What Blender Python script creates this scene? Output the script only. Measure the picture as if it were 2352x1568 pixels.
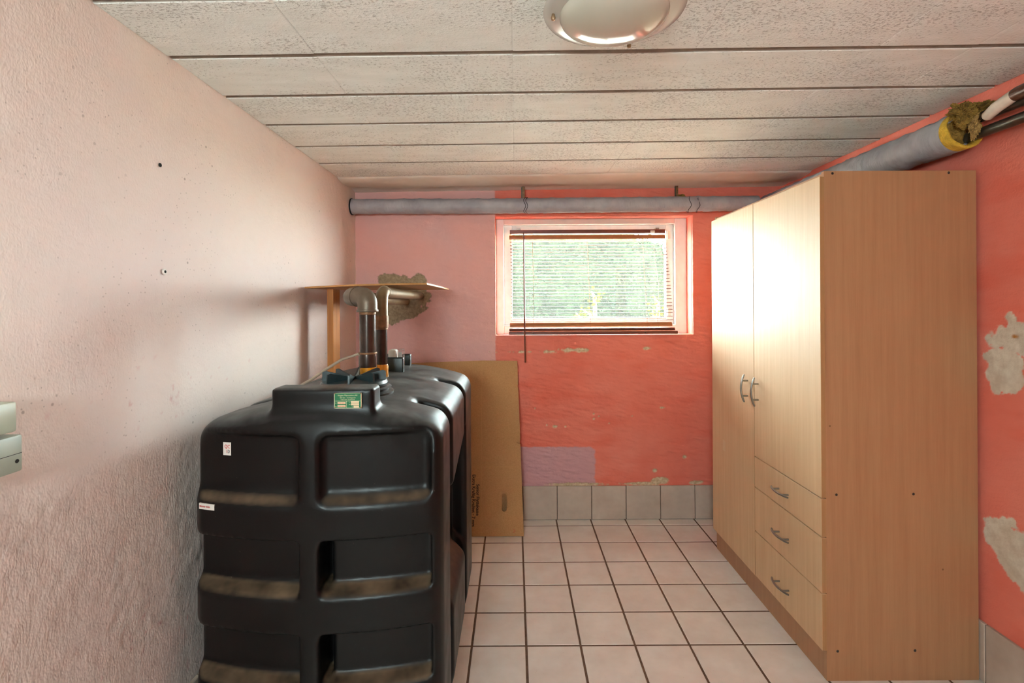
import bpy, bmesh, math, random
import numpy as np
from mathutils import Vector, Matrix, noise as mnoise

# ---------------------------------------------------------------- scene, camera, light
scene = bpy.context.scene
for o in list(bpy.data.objects):
    bpy.data.objects.remove(o, do_unlink=True)
COL = scene.collection

CAM_Z = 1.285
cam_data = bpy.data.cameras.new('camera')
cam = bpy.data.objects.new('camera', cam_data)
COL.objects.link(cam)
cam_data.sensor_fit = 'HORIZONTAL'
cam_data.sensor_width = 36.0
cam_data.lens = 36.0 * 1162 / 2352
cam_data.shift_x = -5 / 2352
cam_data.shift_y = -87 / 2352
cam_data.clip_start = 0.02
cam.matrix_world = Matrix.Translation((0, 0, CAM_Z)) @ Matrix.Rotation(math.radians(90), 4, 'X') @ Matrix.Rotation(-0.006, 4, 'Z')
scene.camera = cam

world = bpy.data.worlds.new('sky')
scene.world = world
world.use_nodes = True
wbg = world.node_tree.nodes['Background']
wbg.inputs[0].default_value = (0.78, 0.975, 0.975, 1)
wbg.inputs[1].default_value = 54.0

YF_ = -1.35
def portal(name, loc, rot, sx, sy):
    d = bpy.data.lights.new(name, 'AREA')
    d.shape = 'RECTANGLE'; d.size = sx; d.size_y = sy
    d.cycles.is_portal = True
    o = bpy.data.objects.new(name, d); COL.objects.link(o)
    o.location = loc; o.rotation_euler = rot
    return o
portal('window_portal', (0.4775, 3.27, 1.45), (math.radians(-90), 0, 0), 1.2, 0.74)
portal('rear_fill_portal', (-0.44, YF_ - 0.12, 1.53), (math.radians(90), 0, 0), 0.52, 0.38)  # guides sky light through the rear opening added for fill

vs = scene.view_settings
vs.view_transform = 'Standard'
vs.look = 'None'
vs.exposure = 0.62
vs.gamma = 1.0
vs.use_curve_mapping = False
scene.cycles.use_denoising = True
scene.cycles.max_bounces = 8
scene.cycles.diffuse_bounces = 4
scene.cycles.glossy_bounces = 3
scene.cycles.use_adaptive_sampling = True
scene.cycles.adaptive_threshold = 0.25
scene.cycles.adaptive_min_samples = 26
scene.cycles.transparent_max_bounces = 16
scene.cycles.sample_clamp_indirect = 12.0
scene.cycles.caustics_reflective = False
scene.cycles.caustics_refractive = False

R = random.Random(7)

# ---------------------------------------------------------------- room numbers (metres)
YB = 3.014            # back wall, room face
XL = -0.942           # left wall, room face
YF = -1.35            # wall behind the camera
TP = 0.2045           # tile pitch
GX, GY = 0.0377, 2.719  # one grout crossing
def xr(y):            # right wall, slightly out of square
    return 1.60 - (YB - y) * 0.0125
def zc(x):            # ceiling, rises a little to the right
    return 1.965 + 0.008 * (x - XL)
WX0, WX1, WZ0, WZ1 = -0.1115, 1.066, 1.096, 1.806   # window opening

# ---------------------------------------------------------------- helpers
def lin(c):
    return tuple(((v / 255) / 12.92 if v / 255 <= 0.04045 else ((v / 255 + 0.055) / 1.055) ** 2.4) for v in c)

def link(o, parent=None):
    COL.objects.link(o)
    if parent is not None:
        o.parent = parent
        o.matrix_parent_inverse = Matrix.Translation(-Vector(parent.get('_w', (0, 0, 0))))
    return o

def mk(name, verts, faces, mat, parent=None, smooth=False):
    me = bpy.data.meshes.new(name)
    me.from_pydata([tuple(v) for v in verts], [], faces)
    me.update()
    if smooth:
        me.polygons.foreach_set('use_smooth', [True] * len(me.polygons))
    if mat: me.materials.append(mat)
    return link(bpy.data.objects.new(name, me), parent)

def from_bm(name, bm, mat, parent=None, smooth=False):
    me = bpy.data.meshes.new(name)
    bmesh.ops.recalc_face_normals(bm, faces=bm.faces)
    bm.to_mesh(me); bm.free()
    if smooth:
        me.polygons.foreach_set('use_smooth', [True] * len(me.polygons))
    if mat: me.materials.append(mat)
    return link(bpy.data.objects.new(name, me), parent)

def thing(name, label, cat, loc=(0, 0, 0), group=None):
    o = bpy.data.objects.new(name, None)
    o.empty_display_size = 0.05
    COL.objects.link(o)
    o.location = loc
    o['_w'] = tuple(loc)
    o['label'] = label; o['category'] = cat
    if group: o['group'] = group
    return o

def tag(o, label, cat, group=None):
    o['label'] = label; o['category'] = cat
    if group: o['group'] = group
    return o

def struct(o):
    o['kind'] = 'structure'
    return o

def bm_box(bm, x0, x1, y0, y1, z0, z1):
    vs_ = [bm.verts.new(p) for p in ((x0, y0, z0), (x1, y0, z0), (x1, y1, z0), (x0, y1, z0),
                                     (x0, y0, z1), (x1, y0, z1), (x1, y1, z1), (x0, y1, z1))]
    fs = []
    for f in ((0, 3, 2, 1), (4, 5, 6, 7), (0, 1, 5, 4), (1, 2, 6, 5), (2, 3, 7, 6), (3, 0, 4, 7)):
        fs.append(bm.faces.new([vs_[i] for i in f]))
    return vs_, fs

def box(name, x0, x1, y0, y1, z0, z1, mat, parent=None, bev=0.0, seg=2, smooth=False):
    bm = bmesh.new()
    bm_box(bm, x0, x1, y0, y1, z0, z1)
    if bev > 0:
        bmesh.ops.bevel(bm, geom=list(bm.edges), offset=bev, segments=seg, profile=0.5, affect='EDGES')
    return from_bm(name, bm, mat, parent, smooth)

def sweep(pts, rad, res=14, caps=True):
    pts = [Vector(p) for p in pts]
    n = len(pts)
    if not isinstance(rad, (list, tuple)): rad = [rad] * n
    tang = []
    for i in range(n):
        t = (pts[min(i + 1, n - 1)] - pts[max(i - 1, 0)])
        tang.append(t.normalized())
    up = Vector((0, 0, 1)) if abs(tang[0].z) < 0.9 else Vector((1, 0, 0))
    nrm = (up - tang[0] * up.dot(tang[0])).normalized()
    V, F = [], []
    for i in range(n):
        if i:
            q = tang[i - 1].rotation_difference(tang[i])
            nrm = (q @ nrm).normalized()
        b = tang[i].cross(nrm)
        for k in range(res):
            a = 2 * math.pi * k / res
            V.append(pts[i] + (nrm * math.cos(a) + b * math.sin(a)) * rad[i])
    for i in range(n - 1):
        for k in range(res):
            F.append((i * res + k, i * res + (k + 1) % res, (i + 1) * res + (k + 1) % res, (i + 1) * res + k))
    if caps:
        F.append(tuple(range(res - 1, -1, -1)))
        F.append(tuple((n - 1) * res + k for k in range(res)))
    return V, F

def autosmooth(o, deg=35):
    me = o.data
    me.polygons.foreach_set('use_smooth', [True] * len(me.polygons))
    me.set_sharp_from_angle(angle=math.radians(deg))
    return o

def tube(name, pts, rad, mat, parent=None, res=14, caps=True):
    V, F = sweep(pts, rad, res, caps)
    return autosmooth(mk(name, V, F, mat, parent), 40)

def lathe(name, prof, mat, parent=None, loc=(0, 0, 0), res=32, axis='Z'):
    V, F = [], []
    n = len(prof)
    for k in range(res):
        a = 2 * math.pi * k / res
        for r, h in prof:
            p = (r * math.cos(a), r * math.sin(a), h)
            if axis == 'Y': p = (p[0], p[2], p[1])
            if axis == 'X': p = (p[2], p[0], p[1])
            V.append((p[0] + loc[0], p[1] + loc[1], p[2] + loc[2]))
    for k in range(res):
        for i in range(n - 1):
            a, b = k * n + i, ((k + 1) % res) * n + i
            F.append((a, b, b + 1, a + 1))
    bm = bmesh.new()
    vv = [bm.verts.new(v) for v in V]
    for f in F:
        try: bm.faces.new([vv[i] for i in f])
        except ValueError: pass
    bmesh.ops.remove_doubles(bm, verts=bm.verts, dist=1e-6)
    return autosmooth(from_bm(name, bm, mat, parent), 40)

def bez(p0, p1, p2, n=8):
    p0, p1, p2 = Vector(p0), Vector(p1), Vector(p2)
    return [p0 * (1 - t) ** 2 + p1 * 2 * t * (1 - t) + p2 * t * t for t in [i / n for i in range(n + 1)]]

def text_mesh(name, body, size, mat, parent, M, align='LEFT', ext=0.0003, sx=1.0, bold=0.0):
    cu = bpy.data.curves.new(name + '_curve', 'FONT')
    cu.body = body; cu.size = size; cu.extrude = ext; cu.align_x = align
    cu.offset = size * bold
    cu.resolution_u = 2
    tmp = bpy.data.objects.new(name + '_tmp', cu)
    COL.objects.link(tmp)
    dg = bpy.context.evaluated_depsgraph_get(); dg.update()
    me = bpy.data.meshes.new_from_object(tmp.evaluated_get(dg))
    bpy.data.objects.remove(tmp, do_unlink=True)
    bpy.data.curves.remove(cu)
    me.name = name
    me.transform(Matrix.Diagonal((sx, 1, 1, 1)))
    me.transform(M)
    me.materials.clear(); me.materials.append(mat)
    return link(bpy.data.objects.new(name, me), parent)

# text facing the camera (-y): local x -> x, local y -> z
FACE = Matrix.Rotation(math.radians(90), 4, 'X')

# ---------------------------------------------------------------- materials
class NT:
    def __init__(self, name):
        self.m = bpy.data.materials.new(name)
        self.m.use_nodes = True
        self.t = self.m.node_tree
        self.b = self.t.nodes['Principled BSDF']
        self.out = self.t.nodes['Material Output']
    def n(self, typ, **kw):
        nd = self.t.nodes.new(typ)
        for k, v in kw.items(): setattr(nd, k, v)
        return nd
    def l(self, a, b): self.t.links.new(a, b)
    def pos(self, scale=(1, 1, 1), obj=False, rot=(0, 0, 0)):
        if obj:
            src = self.n('ShaderNodeTexCoord').outputs['Object']
        else:
            src = self.n('ShaderNodeNewGeometry').outputs['Position']
        mp = self.n('ShaderNodeMapping')
        mp.inputs['Scale'].default_value = scale
        mp.inputs['Rotation'].default_value = rot
        self.l(src, mp.inputs['Vector'])
        return mp.outputs['Vector']
    def noise(self, vec, scale, detail=3, rough=0.55, dist=0.0):
        nd = self.n('ShaderNodeTexNoise')
        nd.inputs['Scale'].default_value = scale
        nd.inputs['Detail'].default_value = min(detail, 3)
        nd.inputs['Roughness'].default_value = rough
        self.l(vec, nd.inputs['Vector'])
        return nd.outputs['Fac']
    def vor(self, vec, scale, feature='F1', rnd=1.0):
        nd = self.n('ShaderNodeTexVoronoi', feature=feature)
        nd.inputs['Scale'].default_value = scale
        nd.inputs['Randomness'].default_value = rnd
        self.l(vec, nd.inputs['Vector'])
        return nd.outputs['Distance']
    def ramp(self, fac, a, b, ca=0.0, cb=1.0):
        nd = self.n('ShaderNodeMapRange')
        nd.inputs['From Min'].default_value = a
        nd.inputs['From Max'].default_value = b
        nd.inputs['To Min'].default_value = ca
        nd.inputs['To Max'].default_value = cb
        self.l(fac, nd.inputs['Value'])
        return nd.outputs['Result']
    def math(self, op, a, b=None, c=None):
        nd = self.n('ShaderNodeMath', operation=op)
        for i, v in enumerate((a, b, c)):
            if v is None: continue
            if isinstance(v, (int, float)): nd.inputs[i].default_value = v
            else: self.l(v, nd.inputs[i])
        return nd.outputs[0]
    def mix(self, fac, a, b, blend='MIX'):
        nd = self.n('ShaderNodeMix', data_type='RGBA', blend_type=blend)
        if isinstance(fac, (int, float)): nd.inputs[0].default_value = fac
        else: self.l(fac, nd.inputs[0])
        for i, v in ((6, a), (7, b)):
            if isinstance(v, tuple): nd.inputs[i].default_value = (*v[:3], 1)
            else: self.l(v, nd.inputs[i])
        return nd.outputs[2]
    def color(self, c):
        if isinstance(c, tuple): self.b.inputs['Base Color'].default_value = (*c[:3], 1)
        else: self.l(c, self.b.inputs['Base Color'])
    def rough(self, r):
        if isinstance(r, (int, float)): self.b.inputs['Roughness'].default_value = r
        else: self.l(r, self.b.inputs['Roughness'])
    def bump(self, h, strength=0.3, dist=0.01, prev=None):
        nd = self.n('ShaderNodeBump')
        nd.inputs['Strength'].default_value = strength
        nd.inputs['Distance'].default_value = dist
        self.l(h, nd.inputs['Height'])
        if prev is not None: self.l(prev, nd.inputs['Normal'])
        self.l(nd.outputs[0], self.b.inputs['Normal'])
        return nd.outputs[0]
    def sep(self, vec):
        nd = self.n('ShaderNodeSeparateXYZ'); self.l(vec, nd.inputs[0])
        return nd.outputs[0], nd.outputs[1], nd.outputs[2]
    def spec(self, v):
        self.b.inputs['Specular IOR Level'].default_value = v

def plain(name, c, rough=0.6, metal=0.0, bump=None, var=0.0, vs_=40, obj=False, spec=0.5):
    N = NT(name)
    p = N.pos(obj=obj)
    if var > 0:
        f = N.noise(p, vs_, 4)
        f = N.ramp(f, 0.3, 0.7)
        N.color(N.mix(f, tuple(v * (1 - var) for v in c), tuple(min(1, v * (1 + var)) for v in c)))
    else:
        N.color(c)
    N.rough(rough); N.spec(spec)
    N.b.inputs['Metallic'].default_value = metal
    if bump:
        N.bump(N.noise(p, bump[0], 4, 0.6), bump[1], bump[2] if len(bump) > 2 else 0.005)
    return N.m

# --- left wall: pale pink trowelled plaster with pits
def attr(N, name):
    nd = N.n('ShaderNodeAttribute'); nd.attribute_name = name
    return nd.outputs['Fac']
N = NT('pale_pink_plaster')
p = N.pos()
big = N.ramp(N.noise(p, 1.6, 3, 0.6), 0.3, 0.7)
base = N.mix(big, lin((240, 221, 211)), lin((233, 213, 208)))
pits_s = N.ramp(N.noise(p, 5, 1), 0.42, 0.62)
pits = N.math('MULTIPLY', N.ramp(N.vor(p, 17), 0.045, 0.08, 1.0, 0.0), pits_s)
fine = N.math('MULTIPLY', N.ramp(N.vor(p, 62), 0.08, 0.16, 0.75, 0.0), pits_s)
stain = attr(N, 'stain')
base = N.mix(N.math('MULTIPLY', stain, 0.55), base, lin((206, 104, 112)))
base = N.mix(N.math('MULTIPLY', N.math('MAXIMUM', pits, fine), 0.5), base, lin((124, 88, 76)))
N.color(base); N.rough(0.9); N.spec(0.15)
N.bump(N.noise(N.pos((1, 1.6, 1)), 105, 1, 0.7), 0.35, 0.004)
M_WALL_L = N.m

# --- back wall: coral paint, dusty pink field on the left, bare patches
def coral_base(N, p):
    cloud = N.ramp(N.noise(p, 2.4, 3, 0.65), 0.3, 0.72)
    c = N.mix(cloud, lin((232, 118, 97)), lin((238, 138, 120)))
    dk = N.ramp(N.noise(N.pos((0.7, 0.7, 3.0)), 3.1, 2, 0.6), 0.52, 0.72, 0.0, 0.5)
    return N.mix(dk, c, lin((226, 96, 72)))
N = NT('coral_plaster_back')
p = N.pos()
c = coral_base(N, p)
nz2 = N.noise(p, 70, 2, 0.7)
c = N.mix(attr(N, 'pink'), c, N.mix(N.ramp(N.noise(p, 3, 2), 0.3, 0.7), lin((236, 172, 162)), lin((228, 178, 173))))
c = N.mix(attr(N, 'mauve'), c, lin((208, 156, 160)))
c = N.mix(attr(N, 'bare'), c, N.mix(N.ramp(nz2, 0.35, 0.65), lin((196, 166, 130)), lin((226, 204, 172))))
c = N.mix(attr(N, 'concrete'), c, N.mix(N.ramp(nz2, 0.3, 0.7), lin((142, 120, 94)), lin((176, 154, 124))))
N.color(c); N.rough(0.7); N.spec(0.25)
N.bump(N.noise(p, 120, 1, 0.7), 0.3, 0.004)
M_WALL_B = N.m

# --- right wall
N = NT('coral_plaster_right')
p = N.pos()
c = coral_base(N, p)
c = N.mix(attr(N, 'bare'), c, N.mix(N.ramp(N.noise(p, 30, 3), 0.35, 0.7), lin((206, 188, 168)), lin((228, 216, 198))))
c = N.mix(attr(N, 'stain'), c, lin((186, 120, 50)))
N.color(c); N.rough(0.72); N.spec(0.25)
N.bump(N.noise(p, 120, 1, 0.7), 0.25, 0.004)
M_WALL_R = N.m

# --- ceiling blocks: white painted porous blocks
N = NT('porous_white_block')
p = N.pos()
po = N.pos(obj=True)
pore = N.noise(N.pos((0.75, 1.2, 1)), 140, 2, 0.65)
zone = N.math('MULTIPLY', N.ramp(N.noise(N.pos((0.6, 1.6, 1)), 3.4, 2, 0.6), 0.30, 0.56),
              1.0)
th = N.ramp(zone, 0.0, 1.0, 0.70, 0.545)
pm = N.ramp(N.math('SUBTRACT', pore, th), 0.0, 0.05)
smear = N.ramp(N.noise(N.pos((1.5, 5, 1)), 5, 4, 0.6), 0.35, 0.7)
c = N.mix(smear, lin((238, 237, 231)), lin((247, 246, 241)))
c = N.mix(N.math('MULTIPLY', pm, 0.40), c, lin((126, 112, 96)))
N.color(c); N.rough(0.8); N.spec(0.3)
h = N.math('SUBTRACT', N.math('MULTIPLY', N.noise(N.pos((1, 3, 1)), 24, 4, 0.6), 0.5), N.math('MULTIPLY', pm, 1.1))
h = N.math('ADD', h, N.math('MULTIPLY', N.math('MULTIPLY', pore, zone), 0.9))
N.bump(N.math('MULTIPLY', pore, N.ramp(zone, 0, 1, 0.25, 1.0)), 0.8, 0.006)
M_CEIL = N.m
M_CEIL_JOINT_SHADED = plain('shaded_grey_brown_joint', lin((178, 164, 150)), 0.9, bump=(60, 0.5, 0.004), var=0.12)  # joint tone darkened, the shade of the grooves painted in
N = NT('cove_plaster')
p = N.pos()
N.color(N.mix(N.ramp(N.noise(p, 8, 4), 0.3, 0.7), lin((232, 220, 206)), lin((240, 232, 222))))
N.rough(0.7); N.bump(N.noise(p, 20, 4, 0.6), 0.35, 0.006)
M_COVE = N.m

# --- floor tiles
def tile_mat(name, c0, c1, rough):
    N = NT(name)
    p = N.pos()
    oi = N.n('ShaderNodeObjectInfo')
    f = N.ramp(N.noise(p, 7, 5, 0.65, 0.5), 0.3, 0.7)
    c = N.mix(f, c0, c1)
    c = N.mix(N.ramp(oi.outputs['Random'], 0, 1, 0.0, 0.16), c, tuple(v * 0.8 for v in c0))
    sp = N.ramp(N.vor(p, 75), 0.05, 0.09, 0.35, 0.0)
    c = N.mix(sp, c, lin((170, 140, 120)))
    N.color(c)
    N.rough(N.ramp(N.noise(p, 30, 3), 0.3, 0.7, rough - 0.07, rough + 0.1))
    N.bump(N.noise(p, 28, 4, 0.6), 0.12, 0.004)
    return N.m
M_TILE = tile_mat('beige_floor_tile', lin((232, 221, 212)), lin((246, 239, 232)), 0.42)
M_SKIRT = tile_mat('grey_beige_skirting_tile', lin((186, 166, 152)), lin((208, 190, 176)), 0.45)
M_GROUT = plain('brown_grout', lin((112, 86, 68)), 0.95, bump=(150, 0.6, 0.003), var=0.2, vs_=60)

# --- wood laminate
def laminate(name, c0, c1, axis='Z', rough=0.38, spec=0.45):
    N = NT(name)
    sc = {'Z': (16, 16, 0.55), 'Y': (16, 0.55, 16), 'X': (0.55, 16, 16)}[axis]
    g1 = N.noise(N.pos(sc), 3.4, 6, 0.62, 0.35)
    g2 = N.noise(N.pos(tuple(v * 6 for v in sc)), 3, 4, 0.6)
    f = N.ramp(N.math('ADD', N.math('MULTIPLY', g1, 0.7), N.math('MULTIPLY', g2, 0.3)), 0.33, 0.68)
    c = N.mix(f, c0, c1)
    N.color(c); N.rough(rough); N.spec(spec)
    N.bump(g2, 0.05, 0.002)
    return N.m
M_BEECH_SHADED = laminate('shaded_beech_laminate', lin((172, 124, 88)), lin((185, 138, 100)))  # same laminate as the fronts, darkened to paint in the side's shade
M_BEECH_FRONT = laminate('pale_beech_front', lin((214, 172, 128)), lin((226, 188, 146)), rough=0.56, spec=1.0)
M_BEECH_EDGE = laminate('beech_edge_band', lin((168, 122, 80)), lin((180, 134, 90)))
M_PINE = laminate('orange_pine', lin((166, 98, 36)), lin((196, 124, 54)), 'Z', 0.45)
M_PLY = laminate('plywood_board', lin((176, 118, 62)), lin((204, 150, 92)), 'X', 0.5)
M_GAP = plain('dark_gap', lin((40, 30, 24)), 0.9)

# --- tank plastic with dust and painted window sheen on upward faces
N = NT('black_tank_plastic')
p = N.pos()
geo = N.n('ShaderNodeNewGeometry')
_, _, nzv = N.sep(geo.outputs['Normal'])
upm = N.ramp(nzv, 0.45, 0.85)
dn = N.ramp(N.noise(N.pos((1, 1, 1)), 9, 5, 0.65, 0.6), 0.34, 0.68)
dust_sheen = N.math('MULTIPLY', upm, N.ramp(dn, 0, 1, 0.12, 0.75))
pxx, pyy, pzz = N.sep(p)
low = N.ramp(pzz, 0.86, 0.9, 1.0, 0.0)          # ledges keep thick brown dust, the top a dusty grey film with window sheen painted in
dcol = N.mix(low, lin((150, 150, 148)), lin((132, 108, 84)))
c = N.mix(N.math('MULTIPLY', dust_sheen, N.ramp(low, 0, 1, 0.62, 0.95)), lin((10, 9, 9)), dcol)
speck = N.ramp(N.noise(p, 120, 2), 0.74, 0.78, 0.0, 0.25)
c = N.mix(speck, c, lin((110, 100, 92)))
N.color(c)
N.rough(N.math('ADD', N.math('MULTIPLY', dust_sheen, 0.22), N.ramp(N.noise(p, 14, 4), 0.3, 0.7, 0.32, 0.42)))
N.spec(0.28)
N.bump(N.noise(p, 340, 2, 0.5), 0.06, 0.002)
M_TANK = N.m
M_TANKGREEN = plain('dark_green_plastic', lin((16, 28, 25)), 0.4, bump=(200, 0.05, 0.002))
M_CAP = plain('grey_green_cap_plastic', lin((40, 52, 54)), 0.36, var=0.15)

M_PIPE_DARK = plain('dark_brown_steel_pipe', lin((62, 46, 38)), 0.24, 0.35, bump=(60, 0.08, 0.003), var=0.25, vs_=30)
M_PIPE_GREY = plain('weathered_zinc_elbow', lin((108, 93, 78)), 0.42, 0.45, bump=(120, 0.12, 0.003), var=0.2, vs_=25)
M_PIPE_TAN = plain('weathered_tan_pipe', lin((118, 94, 64)), 0.42, 0.4, bump=(120, 0.12, 0.003), var=0.2, vs_=25)
M_RUST = plain('rusty_collar', lin((128, 92, 62)), 0.5, 0.5, bump=(200, 0.3, 0.003), var=0.3, vs_=60)
M_AMBER = plain('amber_thread_sealant', lin((214, 138, 20)), 0.3, 0.0, bump=(80, 0.3, 0.004), var=0.35, vs_=50)
M_CABLE = plain('grey_cable', lin((176, 158, 140)), 0.5)
M_WHITE = plain('white_plastic', lin((226, 216, 202)), 0.4)
M_WHITEP = plain('white_painted_frame', lin((228, 232, 230)), 0.45, bump=(60, 0.12, 0.003), var=0.05, vs_=20)
M_PINKFRAME = plain('pinkish_painted_frame', lin((232, 212, 202)), 0.45, bump=(60, 0.12, 0.003), var=0.05, vs_=20)
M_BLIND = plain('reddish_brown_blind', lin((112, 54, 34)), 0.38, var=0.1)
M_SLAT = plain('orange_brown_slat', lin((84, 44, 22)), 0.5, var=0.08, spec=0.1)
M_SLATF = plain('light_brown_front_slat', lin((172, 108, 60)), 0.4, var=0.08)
M_CORD = plain('brown_cord', lin((150, 100, 70)), 0.8)
M_CARD = None
N = NT('brown_cardboard')
p = N.pos()
flute = N.noise(N.pos((1, 1, 60)), 3, 2, 0.5)
N.color(N.mix(N.ramp(N.noise(p, 160, 3), 0.3, 0.7), lin((184, 136, 90)), lin((198, 150, 104))))
N.rough(0.85); N.spec(0.2); N.bump(flute, 0.12, 0.003)
M_CARD = N.m
M_CREASE = plain('cardboard_crease', lin((206, 156, 102)), 0.85)
M_BLACKINK = plain('black_ink', lin((22, 18, 16)), 0.7)
M_REDINK = plain('red_ink', lin((206, 40, 34)), 0.6)
M_DARKINK = plain('dark_blue_ink', lin((44, 44, 60)), 0.6)
M_LABELWHITE = plain('white_label', lin((226, 214, 206)), 0.5)
M_LABELGREEN = plain('green_label', lin((8, 104, 62)), 0.35)
M_LABELLINE = plain('cream_print', lin((226, 218, 178)), 0.5)
M_LABELFIELD = plain('peach_field', lin((226, 196, 160)), 0.5)
M_METAL = plain('brushed_metal_handle', lin((150, 146, 140)), 0.3, 0.9)
M_SCREW = plain('dark_screw', lin((74, 70, 68)), 0.4, 0.8)
M_BRASS = plain('aged_brass_knob', lin((158, 128, 98)), 0.35, 0.6)
M_HOLE = plain('dark_hole', lin((20, 14, 10)), 0.9)
M_ELEC = plain('pale_green_grey_plastic', lin((186, 190, 170)), 0.4, var=0.05, vs_=15)
M_ELEC2 = plain('grey_green_plastic', lin((172, 178, 164)), 0.42, var=0.05, vs_=15)

# insulation jacket
N = NT('grey_pipe_wrap')
p = N.pos()
w = N.noise(N.pos((7, 7, 1.4)), 3.2, 5, 0.65, 0.8)
N.color(N.mix(N.ramp(N.noise(p, 9, 4), 0.3, 0.7), lin((152, 146, 152)), lin((178, 174, 178))))
N.rough(0.55); N.bump(w, 0.8, 0.01)
M_WRAP = N.m
M_WOOL = plain('yellow_brown_mineral_wool', lin((150, 116, 48)), 0.95, bump=(140, 0.9, 0.01), var=0.45, vs_=45)
M_WOOLY = plain('yellow_mineral_wool_rim', lin((216, 172, 56)), 0.9, bump=(90, 0.7, 0.008), var=0.2, vs_=50)
M_WOOLT = plain('tan_mineral_wool', lin((176, 140, 80)), 0.95, bump=(120, 0.9, 0.01), var=0.25, vs_=60)
M_IRON = plain('dark_iron_pipe', lin((86, 80, 70)), 0.32, 0.7, bump=(90, 0.15, 0.003), var=0.25, vs_=30)
M_PAINTPIPE = plain('white_painted_pipe', lin((224, 206, 188)), 0.5, var=0.08)
M_BROWNPIPE = plain('brown_painted_pipe', lin((84, 52, 38)), 0.35, 0.2, var=0.2)

# lamp glass: opal white
N = NT('opal_glass')
N.color(lin((200, 194, 178))); N.rough(0.12); N.spec(0.6)
N.b.inputs['Coat Weight'].default_value = 0.4
N.b.inputs['Subsurface Weight'].default_value = 0.0
M_OPAL = N.m
N = NT('frosted_rim_glass')
N.color(lin((222, 216, 206))); N.rough(0.2)
N.b.inputs['Transmission Weight'].default_value = 0.25
M_RIM = N.m

# window glass: clear pane with a faint white veil painting in the glare haze
N = NT('hazy_window_glass')
tr = N.n('ShaderNodeBsdfTransparent')
gl = N.n('ShaderNodeBsdfGlossy'); gl.inputs['Roughness'].default_value = 0.03
tl = N.n('ShaderNodeBsdfTranslucent'); tl.inputs['Color'].default_value = (0.9, 0.9, 0.88, 1)
m1 = N.n('ShaderNodeMixShader'); m1.inputs[0].default_value = 0.05
m2 = N.n('ShaderNodeMixShader'); m2.inputs[0].default_value = 0.006
N.l(tr.outputs[0], m1.inputs[1]); N.l(gl.outputs[0], m1.inputs[2])
N.l(m1.outputs[0], m2.inputs[1]); N.l(tl.outputs[0], m2.inputs[2])
N.l(m2.outputs[0], N.out.inputs['Surface'])
M_GLASS = N.m
N = NT('clear_gauge_plastic')
tr = N.n('ShaderNodeBsdfTransparent'); gl = N.n('ShaderNodeBsdfGlossy'); gl.inputs['Roughness'].default_value = 0.08
m1 = N.n('ShaderNodeMixShader'); m1.inputs[0].default_value = 0.2
N.l(tr.outputs[0], m1.inputs[1]); N.l(gl.outputs[0], m1.inputs[2]); N.l(m1.outputs[0], N.out.inputs['Surface'])
M_CLEAR = N.m

# garden
M_GROUND = plain('pale_gravel', lin((222, 214, 200)), 0.9, var=0.15, vs_=9, spec=0.0)  # gravel with an even pale tone
M_LEAF = plain('hedge_leaf', lin((25, 31, 19)), 0.7, var=0.4, vs_=6, spec=0.0)
M_LEAFY = plain('yellow_green_leaf', lin((48, 54, 6)), 0.6, var=0.25, vs_=14, spec=0.0)
M_STEM = plain('garden_stem', lin((90, 70, 46)), 0.8)

# ---------------------------------------------------------------- room shell
T = 0.25   # wall thickness
# floor slab (grout) and its tiles
floor = struct(box('floor', XL - T, 1.62 + T, YF - T, YB + T, -0.12, -0.0014, M_GROUT))
def tile_mesh(name, w, d, h, mat, bev=0.0018):
    bm = bmesh.new()
    bm_box(bm, -w / 2, w / 2, -d / 2, d / 2, -h, 0)
    top = [e for e in bm.edges if all(v.co.z > -1e-6 for v in e.verts)]
    bmesh.ops.bevel(bm, geom=top, offset=bev, segments=1, profile=0.5, affect='EDGES')
    me = bpy.data.meshes.new(name)
    bmesh.ops.recalc_face_normals(bm, faces=bm.faces)
    bm.to_mesh(me); bm.free(); me.materials.append(mat)
    return me
G = 0.0075
cache = {}
def put_tile(name, x0, x1, y0, y1, parent, mat):
    w, d = round(x1 - x0 - G, 4), round(y1 - y0 - G, 4)
    if w < 0.012 or d < 0.012: return
    key = (name, w, d)
    if key not in cache: cache[key] = tile_mesh(name, w, d, 0.008, mat)
    o = bpy.data.objects.new(name, cache[key])
    COL.objects.link(o); o.parent = parent
    o.location = ((x0 + x1) / 2, (y0 + y1) / 2, 0.0005 * (R.random() - 0.5))
    o.rotation_euler = (R.uniform(-1, 1) * 0.0015, R.uniform(-1, 1) * 0.0015, 0)
def cuts(a, b, g):
    k0 = math.floor((a - g) / TP)
    c = [a]; k = k0
    while g + k * TP < b:
        if g + k * TP > a: c.append(g + k * TP)
        k += 1
    return c + [b]
xs = cuts(XL, 1.6, GX); ys = cuts(YF, YB, GY)
for i in range(len(xs) - 1):
    for j in range(len(ys) - 1):
        x1 = min(xs[i + 1], xr(ys[j]) )
        put_tile('floor_tile', xs[i], x1, ys[j], ys[j + 1], floor, M_TILE)

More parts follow.
